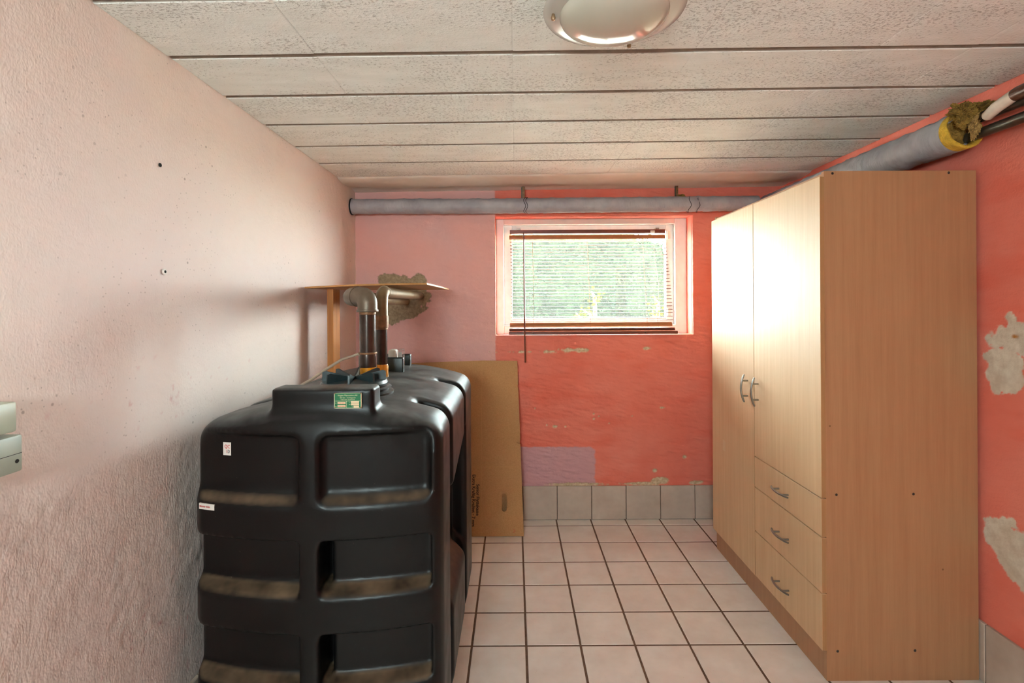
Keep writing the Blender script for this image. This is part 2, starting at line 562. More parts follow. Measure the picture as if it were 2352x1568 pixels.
# left wall
def vnoise(u, v, seed):
    rng = np.random.RandomState(seed)
    tab = rng.rand(256, 256).astype(np.float32)
    iu, iv = np.floor(u).astype(int), np.floor(v).astype(int)
    fu, fv = u - iu, v - iv
    fu = fu * fu * fu * (fu * (fu * 6 - 15) + 10); fv = fv * fv * fv * (fv * (fv * 6 - 15) + 10)
    t = lambda a, b: tab[a % 256, b % 256]
    return (t(iu, iv) * (1 - fu) + t(iu + 1, iv) * fu) * (1 - fv) + (t(iu, iv + 1) * (1 - fu) + t(iu + 1, iv + 1) * fu) * fv
def fbm(u, v, seed, octs=4, gain=0.55):
    tot = 0; amp = 1; nrm = 0
    for k in range(octs):
        tot = tot + amp * vnoise(u * 2 ** k + 7.3 * k, v * 2 ** k + 3.1 * k, seed + k); nrm += amp; amp *= gain
    return tot / nrm
def grid_mesh(name, P, keep, mats, attrs, extra=None):
    """P (nu, nv, 3) points, keep (nu-1, nv-1) quads; extra = mesh joined behind it (verts, faces)"""
    nu, nv = P.shape[:2]
    idx = np.arange(nu * nv).reshape(nu, nv)
    q = np.stack([idx[:-1, :-1], idx[1:, :-1], idx[1:, 1:], idx[:-1, 1:]], -1)[keep]
    V = P.reshape(-1, 3); nV = len(V)
    Q = q.reshape(-1, 4)
    if extra is not None:
        V = np.concatenate([V, np.array(extra[0])]); Q = np.concatenate([Q, np.array(extra[1]) + nV])
    me = bpy.data.meshes.new(name)
    me.vertices.add(len(V)); me.vertices.foreach_set('co', V.astype(np.float32).ravel())
    me.loops.add(len(Q) * 4); me.loops.foreach_set('vertex_index', Q.astype(np.int32).ravel())
    me.polygons.add(len(Q)); me.polygons.foreach_set('loop_start', np.arange(0, len(Q) * 4, 4, dtype=np.int32))
    sm = np.zeros(len(Q), bool); sm[:int(keep.sum())] = True
    me.polygons.foreach_set('use_smooth', sm)
    me.update(calc_edges=True); me.validate()
    for k, a in attrs.items():
        at = me.attributes.new(k, 'FLOAT', 'POINT')
        full = np.zeros(len(V), np.float32); full[:nu * nv] = a.ravel()
        at.data.foreach_set('value', full)
    me.materials.append(mats)
    return link(bpy.data.objects.new(name, me))
def boxes_vf(lst):
    V, F = [], []
    for (x0, x1, y0, y1, z0, z1) in lst:
        b = len(V)
        V += [(x0, y0, z0), (x1, y0, z0), (x1, y1, z0), (x0, y1, z0), (x0, y0, z1), (x1, y0, z1), (x1, y1, z1), (x0, y1, z1)]
        F += [tuple(b + i for i in f) for f in ((0, 3, 2, 1), (4, 5, 6, 7), (0, 1, 5, 4), (1, 2, 6, 5), (2, 3, 7, 6), (3, 0, 4, 7))]
    return V, F
def ragged(U, W, items, seed, freq, amp):
    """1 inside the union of ragged ellipses (u, v, ru, rv[, power])"""
    n = fbm(U * freq, W * freq, seed, 4, 0.65) - 0.5
    d = np.full(U.shape, 9.0)
    for it in items:
        cu_, cv_, ru, rv = it[:4]; pw = it[4] if len(it) > 4 else 2.0
        e = (np.abs((U - cu_) / ru) ** pw + np.abs((W - cv_) / rv) ** pw) ** (1 / pw)
        d = np.minimum(d, (e - 1) * min(ru, rv))
    return np.clip(0.5 - (d + n * amp) / 0.004, 0, 1)
us = np.concatenate([np.linspace(YF - T, 0.6, 60)[:-1], np.arange(0.6, YB + 0.011, 0.0055)])
ws = np.linspace(-0.003, 2.0, 365)
U, W = np.meshgrid(us, ws, indexing='ij')
lump = fbm(U * 7, W * 9, 11, 4, 0.55) - 0.5
cu_, cw_ = 1.62 + 0.25 * (vnoise(U * 0.9, W * 0.9, 5) - 0.5), 1.28
rr_ = np.sqrt((U - cu_) ** 2 + ((W - cw_) * 1.25) ** 2) + 0.05 * (vnoise(U * 3, W * 3, 21) - 0.5)
arcs = (np.abs(((rr_ * 26 + 1.5 * vnoise(U * 6, W * 6, 3)) % 1.0) - 0.5)) * np.clip(vnoise(U * 3.1, W * 3.1, 31) * 2.2 - 0.9, 0, 1)
streak = fbm(U * 10 - W * 3, W * 62 + U * 7, 41, 3, 0.6) - 0.5
grain = fbm(U * 55, W * 75, 47, 2, 0.6) - 0.5
low_ = np.clip(vnoise(U * 2.4, W * 3.4, 77) * 2 - 0.6, 0, 1)
H = 0.0050 * lump + 0.0011 * arcs + 0.0013 * streak * (0.35 + low_) + 0.0016 * grain * (0.5 + low_)
stn = np.clip((fbm(U * 46, W * 46, 61, 2) - 0.84) * 14, 0, 1) * np.clip((vnoise(U * 2.7, W * 2.7, 63) - 0.55) * 6, 0, 1) * np.clip((1.25 - W) * 3, 0, 1)
P3 = np.stack([XL + H, U, W], -1)
P3[:, :, 0] -= 0.0015
wall_l = struct(grid_mesh('wall_left', P3, np.ones((len(us) - 1, len(ws) - 1), bool), M_WALL_L, {'stain': stn},
                          boxes_vf([(XL - T, XL - 0.012, YF - T, YB + T, -0.003, 2.12)])))
# right wall (a hair out of square)
us = np.concatenate([np.linspace(YF - T, 1.1, 40)[:-1], np.arange(1.1, 1.9, 0.0038), np.linspace(1.9, YB + 0.01, 60)])
ws = np.linspace(-0.003, 2.005, 500)
U, W = np.meshgrid(us, ws, indexing='ij')
bare = ragged(U, W, [(1.640, 1.062, 0.062, 0.078, 3), (1.595, 1.165, 0.085, 0.050, 2.4), (1.612, 1.222, 0.016, 0.030), (1.66, 1.15, 0.04, 0.03),
                     (1.655, 0.518, 0.052, 0.060, 2.5), (1.595, 0.478, 0.070, 0.086, 2.5), (1.53, 0.44, 0.08, 0.09), (1.62, 0.575, 0.03, 0.02)], 81, 30, 0.040)
rust = ragged(U, W, [(1.600, 1.172, 0.010, 0.005)], 85, 40, 0.008)
H = 0.005 * (fbm(U * 6, W * 8, 91, 4) - 0.5) + 0.0014 * (fbm(U * 12, W * 60 + U * 9, 95, 3) - 0.5) - 0.0012 * bare
P3 = np.stack([(1.60 - (YB - U) * 0.0125) - H, U, W], -1)
wb_ = boxes_vf([(0, 1, YF - T, YB + T, -0.003, 2.12)])
wb_ = ([(xr(y) + (T if x > 0.5 else 0.012), y, z) for (x, y, z) in wb_[0]], wb_[1])
wall_r = struct(grid_mesh('wall_right', P3[::-1], np.ones((len(us) - 1, len(ws) - 1), bool), M_WALL_R, {'bare': bare[::-1], 'stain': rust[::-1]}, wb_))
# back wall with the window opening
def seg(a, b, st): 
    n = max(1, int(round((b - a) / st)))
    return list(np.linspace(a, b, n + 1)[:-1])
us = np.array(seg(XL - 0.01, WX0, 0.0045) + seg(WX0, WX1, 0.0045) + seg(WX1, 1.606, 0.0045) + [1.606])
ws = np.array(seg(-0.003, WZ0, 0.0045) + seg(WZ0, WZ1, 0.0045) + seg(WZ1, 2.005, 0.0045) + [2.005])
U, W = np.meshgrid(us, ws, indexing='ij')
en = fbm(U * 22, W * 22, 101, 4, 0.65) - 0.5
pink = np.clip(0.5 - (U + 0.1115 + en * 0.012) / 0.004, 0, 1)
mauve = ragged(U, W, [(0.22, 0.31, 0.255, 0.120, 14)], 103, 20, 0.014)
bare = ragged(U, W, [(0.36, 0.205, 0.17, 0.012), (0.77, 0.208, 0.13, 0.010), (0.865, 0.226, 0.055, 0.020), (0.83, 0.286, 0.014, 0.011),
                     (1.01, 0.365, 0.010, 0.008), (0.24, 0.551, 0.012, 0.008), (0.47, 0.595, 0.007, 0.006), (0.56, 0.57, 0.006, 0.005),
                     (0.88, 0.66, 0.012, 0.005), (0.47, 0.625, 0.005, 0.005), (0.3, 0.55, 0.005, 0.004), (1.08, 0.212, 0.04, 0.012), (0.79, 1.014, 0.022, 0.009),
                     (0.12, 0.66, 0.005, 0.005), (0.19, 0.56, 0.004, 0.004), (0.70, 0.61, 0.006, 0.004), (0.5, 0.61, 0.004, 0.004)], 107, 45, 0.010)
bare = np.maximum(bare, ragged(U, W, [(0.365, 1.006, 0.075, 0.009), (0.10, 0.997, 0.085, 0.004)], 109, 26, 0.030))
conc = ragged(U, W, [(-0.66, 1.355, 0.150, 0.100, 3.5), (-0.70, 1.235, 0.115, 0.065), (-0.60, 1.28, 0.09, 0.06), (-0.75, 1.42, 0.07, 0.045)], 113, 18, 0.075)
wavy = fbm(U * 5, W * 14 + U * 2, 117, 4, 0.6) - 0.5
trow = fbm(U * 16, W * 75 + U * 14, 119, 3, 0.6) - 0.5
H = 0.006 * wavy + 0.0062 * trow * (1 - pink * 0.7) + 0.002 * (fbm(U * 60, W * 60, 123, 2) - 0.5) - 0.004 * np.maximum(bare, conc) + 0.003 * conc * (fbm(U * 90, W * 90, 127, 2) - 0.5)
P3 = np.stack([U, YB - H, W], -1)
uc, wc = (us[:-1] + us[1:]) / 2, (ws[:-1] + ws[1:]) / 2
keep = ~(((uc > WX0) & (uc < WX1))[:, None] & ((wc > WZ0) & (wc < WZ1))[None, :])
ev, ef = boxes_vf([(XL, WX0, YB + 0.012, YB + T, -0.003, 2.12), (WX1, 1.603, YB + 0.012, YB + T, -0.003, 2.12),
                   (WX0, WX1, YB + 0.012, YB + T, -0.003, WZ0), (WX0, WX1, YB + 0.012, YB + T, WZ1, 2.12)])
# reveal lips joining the relief to the wall body
iu = [int(np.argmin(np.abs(us - WX0))), int(np.argmin(np.abs(us - WX1)))]
iw = [int(np.argmin(np.abs(ws - WZ0))), int(np.argmin(np.abs(ws - WZ1)))]
loop = [(i, iw[0]) for i in range(iu[0], iu[1])] + [(iu[1], j) for j in range(iw[0], iw[1])] + [(i, iw[1]) for i in range(iu[1], iu[0], -1)] + [(iu[0], j) for j in range(iw[1], iw[0], -1)]
b0 = len(ev)
for (i, j) in loop:
    q_ = P3[i, j]; ev.append(tuple(q_)); ev.append((q_[0], YB + 0.02, q_[2]))
nl = len(loop)
for k in range(nl):
    a_, b_ = b0 + 2 * k, b0 + 2 * ((k + 1) % nl)
    ef.append((a_, b_, b_ + 1, a_ + 1))
wall_b = struct(grid_mesh('wall_back', P3, keep, M_WALL_B, {'pink': pink, 'mauve': mauve, 'bare': bare, 'concrete': conc}, (ev, ef)))
# wall behind the camera, with an unseen opening added for fill light
bm = bmesh.new()
DX0, DX1, DZ0, DZ = -0.70, -0.18, 1.34, 1.72
bm_box(bm, XL, DX0, YF - 0.1, YF, -0.003, 2.12)
bm_box(bm, DX1, 1.56, YF - 0.1, YF, -0.003, 2.12)
bm_box(bm, DX0, DX1, YF - 0.1, YF, DZ, 2.12)
bm_box(bm, DX0, DX1, YF - 0.1, YF, -0.003, DZ0)
wall_f = struct(from_bm('wall_front', bm, M_WALL_L))

# ceiling: slab above, every block hung under it
bm = bmesh.new()
vv, _ = bm_box(bm, XL, 1.60, YF, YB, 0, 1)
for v in vv:
    v.co.z = (2.12 if v.co.z > 0.5 else zc(v.co.x) + 0.013)
bm_box(bm, XL - T, 1.62 + T, YF - 0.3, YB + T + 0.02, 2.12, 2.26)
ceil = struct(from_bm('ceiling', bm, M_CEIL_JOINT_SHADED))
rows = [2.706 - 0.2635 * k for k in range(0, 17)]
rows = [r for r in rows if r > YF] + [YF]
seams = [XL, -0.54, 0.0, 0.50, 1.0, 1.27, 1.62]
tilt = -math.atan(0.008)
bcache = {}
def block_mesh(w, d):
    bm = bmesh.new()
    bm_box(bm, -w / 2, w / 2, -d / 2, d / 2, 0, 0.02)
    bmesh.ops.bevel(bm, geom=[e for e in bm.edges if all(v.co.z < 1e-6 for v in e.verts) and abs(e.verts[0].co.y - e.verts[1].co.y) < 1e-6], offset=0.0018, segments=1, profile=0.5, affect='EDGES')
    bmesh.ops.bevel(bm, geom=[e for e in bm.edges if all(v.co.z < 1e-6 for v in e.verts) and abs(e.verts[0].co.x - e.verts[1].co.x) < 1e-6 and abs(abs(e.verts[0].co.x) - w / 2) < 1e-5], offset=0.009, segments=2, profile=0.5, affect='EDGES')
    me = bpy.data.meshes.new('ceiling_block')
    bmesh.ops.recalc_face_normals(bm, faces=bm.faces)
    bm.to_mesh(me); bm.free(); me.materials.append(M_CEIL); me.materials.append(M_CEIL_JOINT_SHADED)
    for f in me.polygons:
        if abs(f.normal.y) > 0.9: f.material_index = 1  # block sides coloured darker to stand for their shade
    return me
for j in range(len(rows) - 1):
    y1, y0 = rows[j] - 0.0105, rows[j + 1] + 0.0105
    ym = (y0 + y1) / 2
    off = 0.0 if j < 50 else 0
    for i in range(len(seams) - 1):
        x0 = seams[i]; x1 = min(seams[i + 1], xr(ym) - 0.002)
        if x1 - x0 < 0.05: continue
        key = (round(x1 - x0, 3), round(y1 - y0, 3))
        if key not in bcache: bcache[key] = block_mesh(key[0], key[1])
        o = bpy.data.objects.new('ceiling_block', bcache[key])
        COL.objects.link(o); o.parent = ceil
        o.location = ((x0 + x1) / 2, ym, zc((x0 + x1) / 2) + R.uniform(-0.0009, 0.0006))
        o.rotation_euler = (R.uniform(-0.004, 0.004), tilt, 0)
# wavy plaster cove between the last blocks and the back wall
nx, ny = 90, 14
V, F = [], []
for i in range(nx + 1):
    x = XL + (1.60 - XL) * i / nx
    for j in range(ny + 1):
        t = j / ny
        y = 2.702 + (YB - 2.702) * t
        w = mnoise.noise(Vector((x * 1.7, t * 2.2, 3.1))) * 0.012 + mnoise.noise(Vector((x * 5, t * 3, 9.0))) * 0.004
        dip = 0.006 + 0.016 * math.sin(math.pi * min(1, t * 1.25)) * (0.7 + 0.3 * mnoise.noise(Vector((x * 1.3, 0, 0)))) + 0.018 * max(0, t - 0.7) / 0.3 * 0.6
        V.append((x, y, zc(x) + 0.004 - dip * (1 if t > 0 else 0.2) + w * math.sin(math.pi * t * 0.9)))
n1 = ny + 1
for i in range(nx):
    for j in range(ny):
        F.append((i * n1 + j, i * n1 + j + 1, (i + 1) * n1 + j + 1, (i + 1) * n1 + j))
nb = len(V)
V += [(x, y, 2.0) for (x, y, z) in V]
F += [tuple(i + nb for i in reversed(f)) for f in F]
for i in range(nx):
    a, b = i * n1, (i + 1) * n1
    F.append((a, b, b + nb, a + nb))
cove = struct(mk('trim_1', V, F, M_COVE, None, True))

# skirting tiles
def skirt(name, tiles, mat_back, frame):
    o = struct(frame)
    return o
bb = struct(box('baseboard_back', XL + 0.002, 1.598, YB - 0.006, YB, 0, 0.198, M_GROUT))
SK = []
def skirt_mesh(w, ax):
    bm = bmesh.new()
    if ax == 'x': bm_box(bm, -w / 2, w / 2, -0.006, 0.004, 0.003, 0.200)
    else: bm_box(bm, -0.006, 0.006, -w / 2, w / 2, 0.003, 0.200)
    bmesh.ops.bevel(bm, geom=list(bm.edges), offset=0.0018, segments=1, profile=0.5, affect='EDGES')
    me = bpy.data.meshes.new('skirting_tile')
    bmesh.ops.recalc_face_normals(bm, faces=bm.faces)
    bm.to_mesh(me); bm.free(); me.materials.append(M_SKIRT)
    return me
scache = {}
def put_skirt(a, b, fixed, ax, parent, flip=1, rot=0):
    w = round(b - a - 0.004, 4)
    if w < 0.02: return
    if (w, ax) not in scache: scache[(w, ax)] = skirt_mesh(w, ax)
    o = bpy.data.objects.new('skirting_tile', scache[(w, ax)])
    COL.objects.link(o); o.parent = parent
    o.location = ((a + b) / 2, fixed, 0) if ax == 'x' else (fixed, (a + b) / 2, 0)
    o.rotation_euler = (0, 0, rot)
sx = cuts(XL + 0.012, 1.585, GX + 0.006)
for i in range(len(sx) - 1): put_skirt(sx[i], sx[i + 1], YB - 0.008, 'x', bb)
bl = struct(box('baseboard_left', XL, XL + 0.006, YF, YB - 0.012, 0, 0.198, M_GROUT))
sy = cuts(YF, YB - 0.014, GY)
for i in range(len(sy) - 1): put_skirt(sy[i], sy[i + 1], XL + 0.006, 'y', bl)
bm = bmesh.new(); vv, _ = bm_box(bm, 0, 1, YF, YB - 0.012, 0, 0.198)
for v in vv: v.co.x = xr(v.co.y) - (0.006 if v.co.x < 0.5 else 0)
br = struct(from_bm('baseboard_right', bm, M_GROUT))
for i in range(len(sy) - 1):
    put_skirt(sy[i], sy[i + 1], xr((sy[i] + sy[i + 1]) / 2) - 0.006, 'y', br, rot=-0.0125)

# ---------------------------------------------------------------- window
win = bpy.data.objects.new('window_1', None); COL.objects.link(win); struct(win)
win['_w'] = (0, 0, 0)
def frame4(names, x0, x1, z0, z1, ix0, ix1, iz0, iz1, y0, y1, mat, parent, bev=0.003, mat_top=None):
    box(names, x0, ix0, y0, y1, z0, z1, mat, parent, bev)
    box(names, ix1, x1, y0, y1, z0, z1, mat, parent, bev)
    box(names, ix0, ix1, y0, y1, iz1, z1, mat_top or mat, parent, bev)
    box(names, ix0, ix1, y0, y1, z0, iz0, mat, parent, bev)
frame4('window_frame', WX0, WX1, WZ0, WZ1, -0.062, 0.995, 1.150, 1.772, 3.125, 3.20, M_WHITEP, win, mat_top=M_PINKFRAME)
frame4('sash', -0.061, 0.994, 1.151, 1.771, -0.010, 0.948, 1.193, 1.733, 3.155, 3.20, M_WHITEP, win)
box('pane', -0.012, 0.950, 3.176, 3.180, 1.191, 1.735, M_GLASS, win)
box('hinge', 0.955, 0.975, 3.148, 3.156, 1.68, 1.73, M_WHITE, win, 0.002)
box('hinge', 0.955, 0.975, 3.148, 3.156, 1.20, 1.25, M_WHITE, win, 0.002)

# ---------------------------------------------------------------- venetian blind
bl_t = thing('venetian_blind', 'reddish brown slatted venetian blind hanging in front of the basement window', 'blind', (0.455, 3.1, 1.10))
BX0, BX1 = -0.024, 0.934
hr = box('headrail', BX0, BX1, 3.118, 3.146, 1.714, 1.738, M_BLIND, bl_t, 0.002)
for x in (0.03, 0.885):
    box('bracket', x - 0.012, x + 0.012, 3.118, 3.15, 1.738, 1.747, M_METAL, hr, 0.001)
box('cord_lock', 0.842, 0.868, 3.112, 3.119, 1.716, 1.730, M_WHITE, hr, 0.001)
def slat(name, zc_, yc, x0, x1, w=0.025, tiltdeg=0.0, mat=M_SLAT, crown=0.003, th=0.0006):
    V, F = [], []
    n = 5
    ca, sa = math.cos(math.radians(tiltdeg)), math.sin(math.radians(tiltdeg))
    for s in (1, -1):
        for xx in (x0, x1):
            for k in range(n):
                t = -1 + 2 * k / (n - 1)
                yy = t * w / 2; zz = crown * (1 - t * t) + s * th / 2
                V.append((xx, yc + yy * ca - zz * sa, zc_ + yy * sa + zz * ca))
    for k in range(n - 1):
        F.append((k, k + 1, n + k + 1, n + k))
        F.append((2 * n + k, 3 * n + k, 3 * n + k + 1, 2 * n + k + 1))
    F.append((0, n, 3 * n, 2 * n)); F.append((n - 1, 3 * n - 1, 4 * n - 1, 2 * n - 1))
    for b_ in (0, n):
        for k in range(n - 1):
            F.append((b_ + k, b_ + 2 * n + k, b_ + 2 * n + k + 1, b_ + k + 1))
    return mk(name, V, F, mat, bl_t, False)
slat('valance_slat', 1.692, 3.118, BX0 - 0.004, BX1 - 0.002, 0.027, 78, M_SLATF, 0.003)
NS = 24
for k in range(NS):
    t = k / (NS - 1)
    z = 1.662 + (1.182 - 1.662) * t
    y = 3.120 + (3.030 - 3.120) * t
    dx = 0.012 * math.sin(t * 2.2)
    slat('slat', z + R.uniform(-0.0012, 0.0012), y, BX0 + dx * 0.5, BX1 + dx + 0.004 * t, 0.025, R.uniform(-3, 1.5), M_SLAT)
slat('slat', 1.157, 3.02, BX0 - 0.002, BX1 + 0.008, 0.026, 60, M_SLATF)
for k, z in enumerate((1.136, 1.130, 1.124)):
    slat('slat', z, 3.012 - 0.001 * k, BX0 - 0.006, BX1 + 0.02, 0.025, 12, M_BLIND)
brl = box('bottom_rail', BX0 - 0.008, BX1 + 0.034, 2.990, 3.013, 1.100, 1.119, M_BLIND, bl_t, 0.004)
for x in (0.11, 0.445, 0.775):
    lathe('rail_button', [(0, -0.002), (0.005, -0.0015), (0.006, 0.001)], M_BROWNPIPE, brl, (x, 2.9895, 1.109), 12, 'Y')
for x in (0.112, 0.45, 0.79):
    for dy in (-0.011, 0.011):
        tube('ladder_cord', [(x, 3.132 + dy, 1.714), (x + 0.004, 3.118 + dy, 1.66), (x + 0.006, 3.03 + dy, 1.18), (x + 0.004, 3.004 + dy * 0.4, 1.118)], 0.0007, M_CORD, bl_t, 5)
tube('pull_cord', [(0.855, 3.11, 1.715), (0.866, 3.1, 1.55), (0.885, 3.09, 1.38), (0.868, 3.06, 1.26), (0.856, 3.03, 1.2), (0.86, 3.0, 1.12)], 0.0008, M_CORD, bl_t, 5)
wand = tube('tilt_wand', [(0.0605, 3.105, 1.722), (0.0605, 3.098, 1.70), (0.061, 3.03, 1.30), (0.0615, 2.982, 1.10), (0.064, 2.978, 0.938)], [0.003, 0.0042, 0.0045, 0.0045, 0.005], M_BLIND, bl_t, 8)

# ---------------------------------------------------------------- garden outside the window
def clump(name, c, rad, mat, parent, seed, sub_=3, amp=0.45, freq=2.2):
    bm = bmesh.new()
    bmesh.ops.create_icosphere(bm, subdivisions=sub_, radius=1.0)
    for v in bm.verts:
        d = v.co.normalized()
        w = 1 + amp * mnoise.noise(d * freq + Vector((seed, 0, 0))) + amp * 0.7 * mnoise.noise(d * freq * 3 + Vector((0, seed, 0))) + amp * 0.5 * mnoise.noise(d * freq * 7 + Vector((0, 0, seed)))
        v.co = Vector((c[0] + d.x * rad[0] * w, c[1] + d.y * rad[1] * w, c[2] + d.z * rad[2] * w))
    return from_bm(name, bm, mat, parent, False)
garden = struct(box('garden_ground', -9, 9, YB + T + 0.02, 14, 0.80, 0.98, M_GROUND))
def leaves(name, boxes, n, size, mat, parent, seed):
    rr = random.Random(seed)
    V, F = [], []
    for _ in range(n):
        cx, cy, cz, rx, ry, rz = rr.choice(boxes)
        while True:
            a = Vector((rr.uniform(-1, 1), rr.uniform(-1, 1), rr.uniform(-1, 1)))
            if 0.2 < a.length < 1: break
        p0 = Vector((cx + a.x * rx, cy + a.y * ry, cz + a.z * rz))
        if p0.z < 0.985: continue
        d = Vector((rr.uniform(-1, 1), rr.uniform(-1, 1), rr.uniform(-0.6, 0.9))).normalized()
        s = Vector((rr.uniform(-1, 1), rr.uniform(-1, 1), rr.uniform(-1, 1))).cross(d).normalized()
        L = size * rr.uniform(0.7, 1.4)
        b = len(V)
        V += [p0, p0 + d * L * 0.5 + s * L * 0.3, p0 + d * L, p0 + d * L * 0.5 - s * L * 0.3]
        F += [(b, b + 1, b + 2, b + 3)]
    o = mk(name, V, F, mat, parent)
    o['kind'] = 'stuff'
    return o
def shrub(label, loc, boxes, n, size, mat, seed, stems=4):
    t = thing('garden_shrub', label, 'shrub', loc)
    leaves('foliage', boxes, n, size, mat, t, seed)
    for k in range(stems):
        b = boxes[k % len(boxes)]
        tube('stem', [(b[0] + R.uniform(-.1, .1) * b[3], b[1], 0.975), (b[0] + R.uniform(-.2, .2) * b[3], b[1], b[2]), (b[0] + R.uniform(-.5, .5) * b[3], b[1] + .05, b[2] + b[5] * 0.7)], [0.02 * size * 30, 0.012 * size * 30, 0.005], M_STEM, t, 6)
    return t
def hedge(label, loc, cols, n, size, mat, seed):
    t = thing('garden_hedge', label, 'hedge', loc)
    for k, (cx, cy, cz, rx, ry, rz) in enumerate(cols):
        clump('inner_growth', (cx, cy, cz), (rx * 0.86, ry * 0.7, rz * 0.9), M_LEAF, t, seed + k * 1.7, 4, 0.25, 2.0)
    leaves('foliage', [(cx, cy - ry * 0.3, cz, rx, ry, rz) for (cx, cy, cz, rx, ry, rz) in cols], n, size, mat, t, seed)
    return t
hedge('dark green hedge behind the left half of the window', (0.5, 7.4, 0.98),
      [(-0.35, 7.6, 1.7, 0.7, 0.5, 0.85), (0.35, 7.5, 1.75, 0.7, 0.5, 0.95), (1.0, 7.4, 1.75, 0.75, 0.5, 0.9), (1.5, 7.5, 1.65, 0.6, 0.5, 0.9)], 10500, 0.055, M_LEAF, 3)
hedge('lower loose hedge behind the right half of the window', (2.7, 9.2, 0.98),
      [(2.4, 9.2, 1.6, 0.6, 0.4, 0.85), (3.1, 9.3, 1.45, 0.7, 0.4, 0.55)], 4000, 0.06, M_LEAF, 5)
shrub('narrow green bush at the left edge of the window glass', (-0.03, 3.75, 0.98),
      [(-0.09, 3.8, 1.5, 0.09, 0.09, 0.45)], 420, 0.035, M_LEAF, 8, 2)
shrub('small yellow-green plant just outside, low in the middle of the window', (0.56, 3.75, 0.98),
      [(0.55, 3.75, 1.20, 0.10, 0.08, 0.06), (0.60, 3.75, 1.33, 0.07, 0.06, 0.06), (0.50, 3.78, 1.17, 0.06, 0.05, 0.05)], 90, 0.035, M_LEAFY, 11, 3)
shrub('small yellow-green plant just outside, low at the right of the window', (1.06, 3.72, 0.98),
      [(1.05, 3.72, 1.28, 0.05, 0.06, 0.09), (1.03, 3.72, 1.18, 0.05, 0.06, 0.06)], 60, 0.035, M_LEAFY, 12, 2)

# ---------------------------------------------------------------- oil tank (signed distance field -> mesh)
TX, TW = -0.5215, 0.3295       # centre line and half width
def sd_box(X, Y, Z, x0, x1, y0, y1, z0, z1, r=0.0):
    dx = np.abs(X - (x0 + x1) / 2) - (x1 - x0) / 2 + r
    dy = np.abs(Y - (y0 + y1) / 2) - (y1 - y0) / 2 + r
    dz = np.abs(Z - (z0 + z1) / 2) - (z1 - z0) / 2 + r
    out = np.sqrt(np.maximum(dx, 0) ** 2 + np.maximum(dy, 0) ** 2 + np.maximum(dz, 0) ** 2)
    return out + np.minimum(np.maximum(dx, np.maximum(dy, dz)), 0) - r
def smin(a, b, k):
    h = np.clip(0.5 + 0.5 * (b - a) / k, 0, 1)
    return b * (1 - h) + a * h - k * h * (1 - h)
def smax(a, b, k): return -smin(-a, -b, k)
def surface_nets(f, lo, hi, step):
    ns = [int(round((hi[i] - lo[i]) / step)) + 1 for i in range(3)]
    ax = [lo[i] + step * np.arange(ns[i]) for i in range(3)]
    X, Y, Z = np.meshgrid(*ax, indexing='ij')
    D = f(X.astype(np.float32), Y.astype(np.float32), Z.astype(np.float32)).astype(np.float32)
    S = D < 0
    cs = [n - 1 for n in ns]
    acc = np.zeros((*cs, 3), np.float32); cnt = np.zeros(cs, np.float32)
    corners = [(i, j, k) for i in (0, 1) for j in (0, 1) for k in (0, 1)]
    def sl(A, c): return A[c[0]:c[0] + cs[0], c[1]:c[1] + cs[1], c[2]:c[2] + cs[2]]
    for a in corners:
        for axis in range(3):
            if a[axis] == 1: continue
            b = list(a); b[axis] = 1; b = tuple(b)
            da, db = sl(D, a), sl(D, b)
            m = (da < 0) != (db < 0)
            t = np.where(m, da / np.where(m, da - db, 1), 0)
            for c in range(3):
                val = a[c] + (t if c == axis else 0)
                acc[..., c] += np.where(m, val, 0)
            cnt += m
    act = cnt > 0
    idx = -np.ones(cs, np.int64)
    idx[act] = np.arange(act.sum())
    ii = np.argwhere(act)
    P = (ii + acc[act] / cnt[act][:, None]) * step + np.array(lo)
    quads = []
    for axis in range(3):
        o = [0, 0, 0]; o[axis] = 1
        A = S[:ns[0] - o[0], :ns[1] - o[1], :ns[2] - o[2]]
        B = S[o[0]:, o[1]:, o[2]:]
        e = np.argwhere(A != B)
        u, v = (axis + 1) % 3, (axis + 2) % 3
        ok = (e[:, u] > 0) & (e[:, v] > 0) & (e[:, u] < cs[u]) & (e[:, v] < cs[v])
        e = e[ok]
        flip = A[e[:, 0], e[:, 1], e[:, 2]]
        def at(du, dv):
            q = e.copy(); q[:, u] += du; q[:, v] += dv
            return idx[q[:, 0], q[:, 1], q[:, 2]]
        q = np.stack([at(-1, -1), at(0, -1), at(0, 0), at(-1, 0)], 1)
        q[~flip] = q[~flip][:, ::-1]
        quads.append(q)
    return P, np.concatenate(quads)
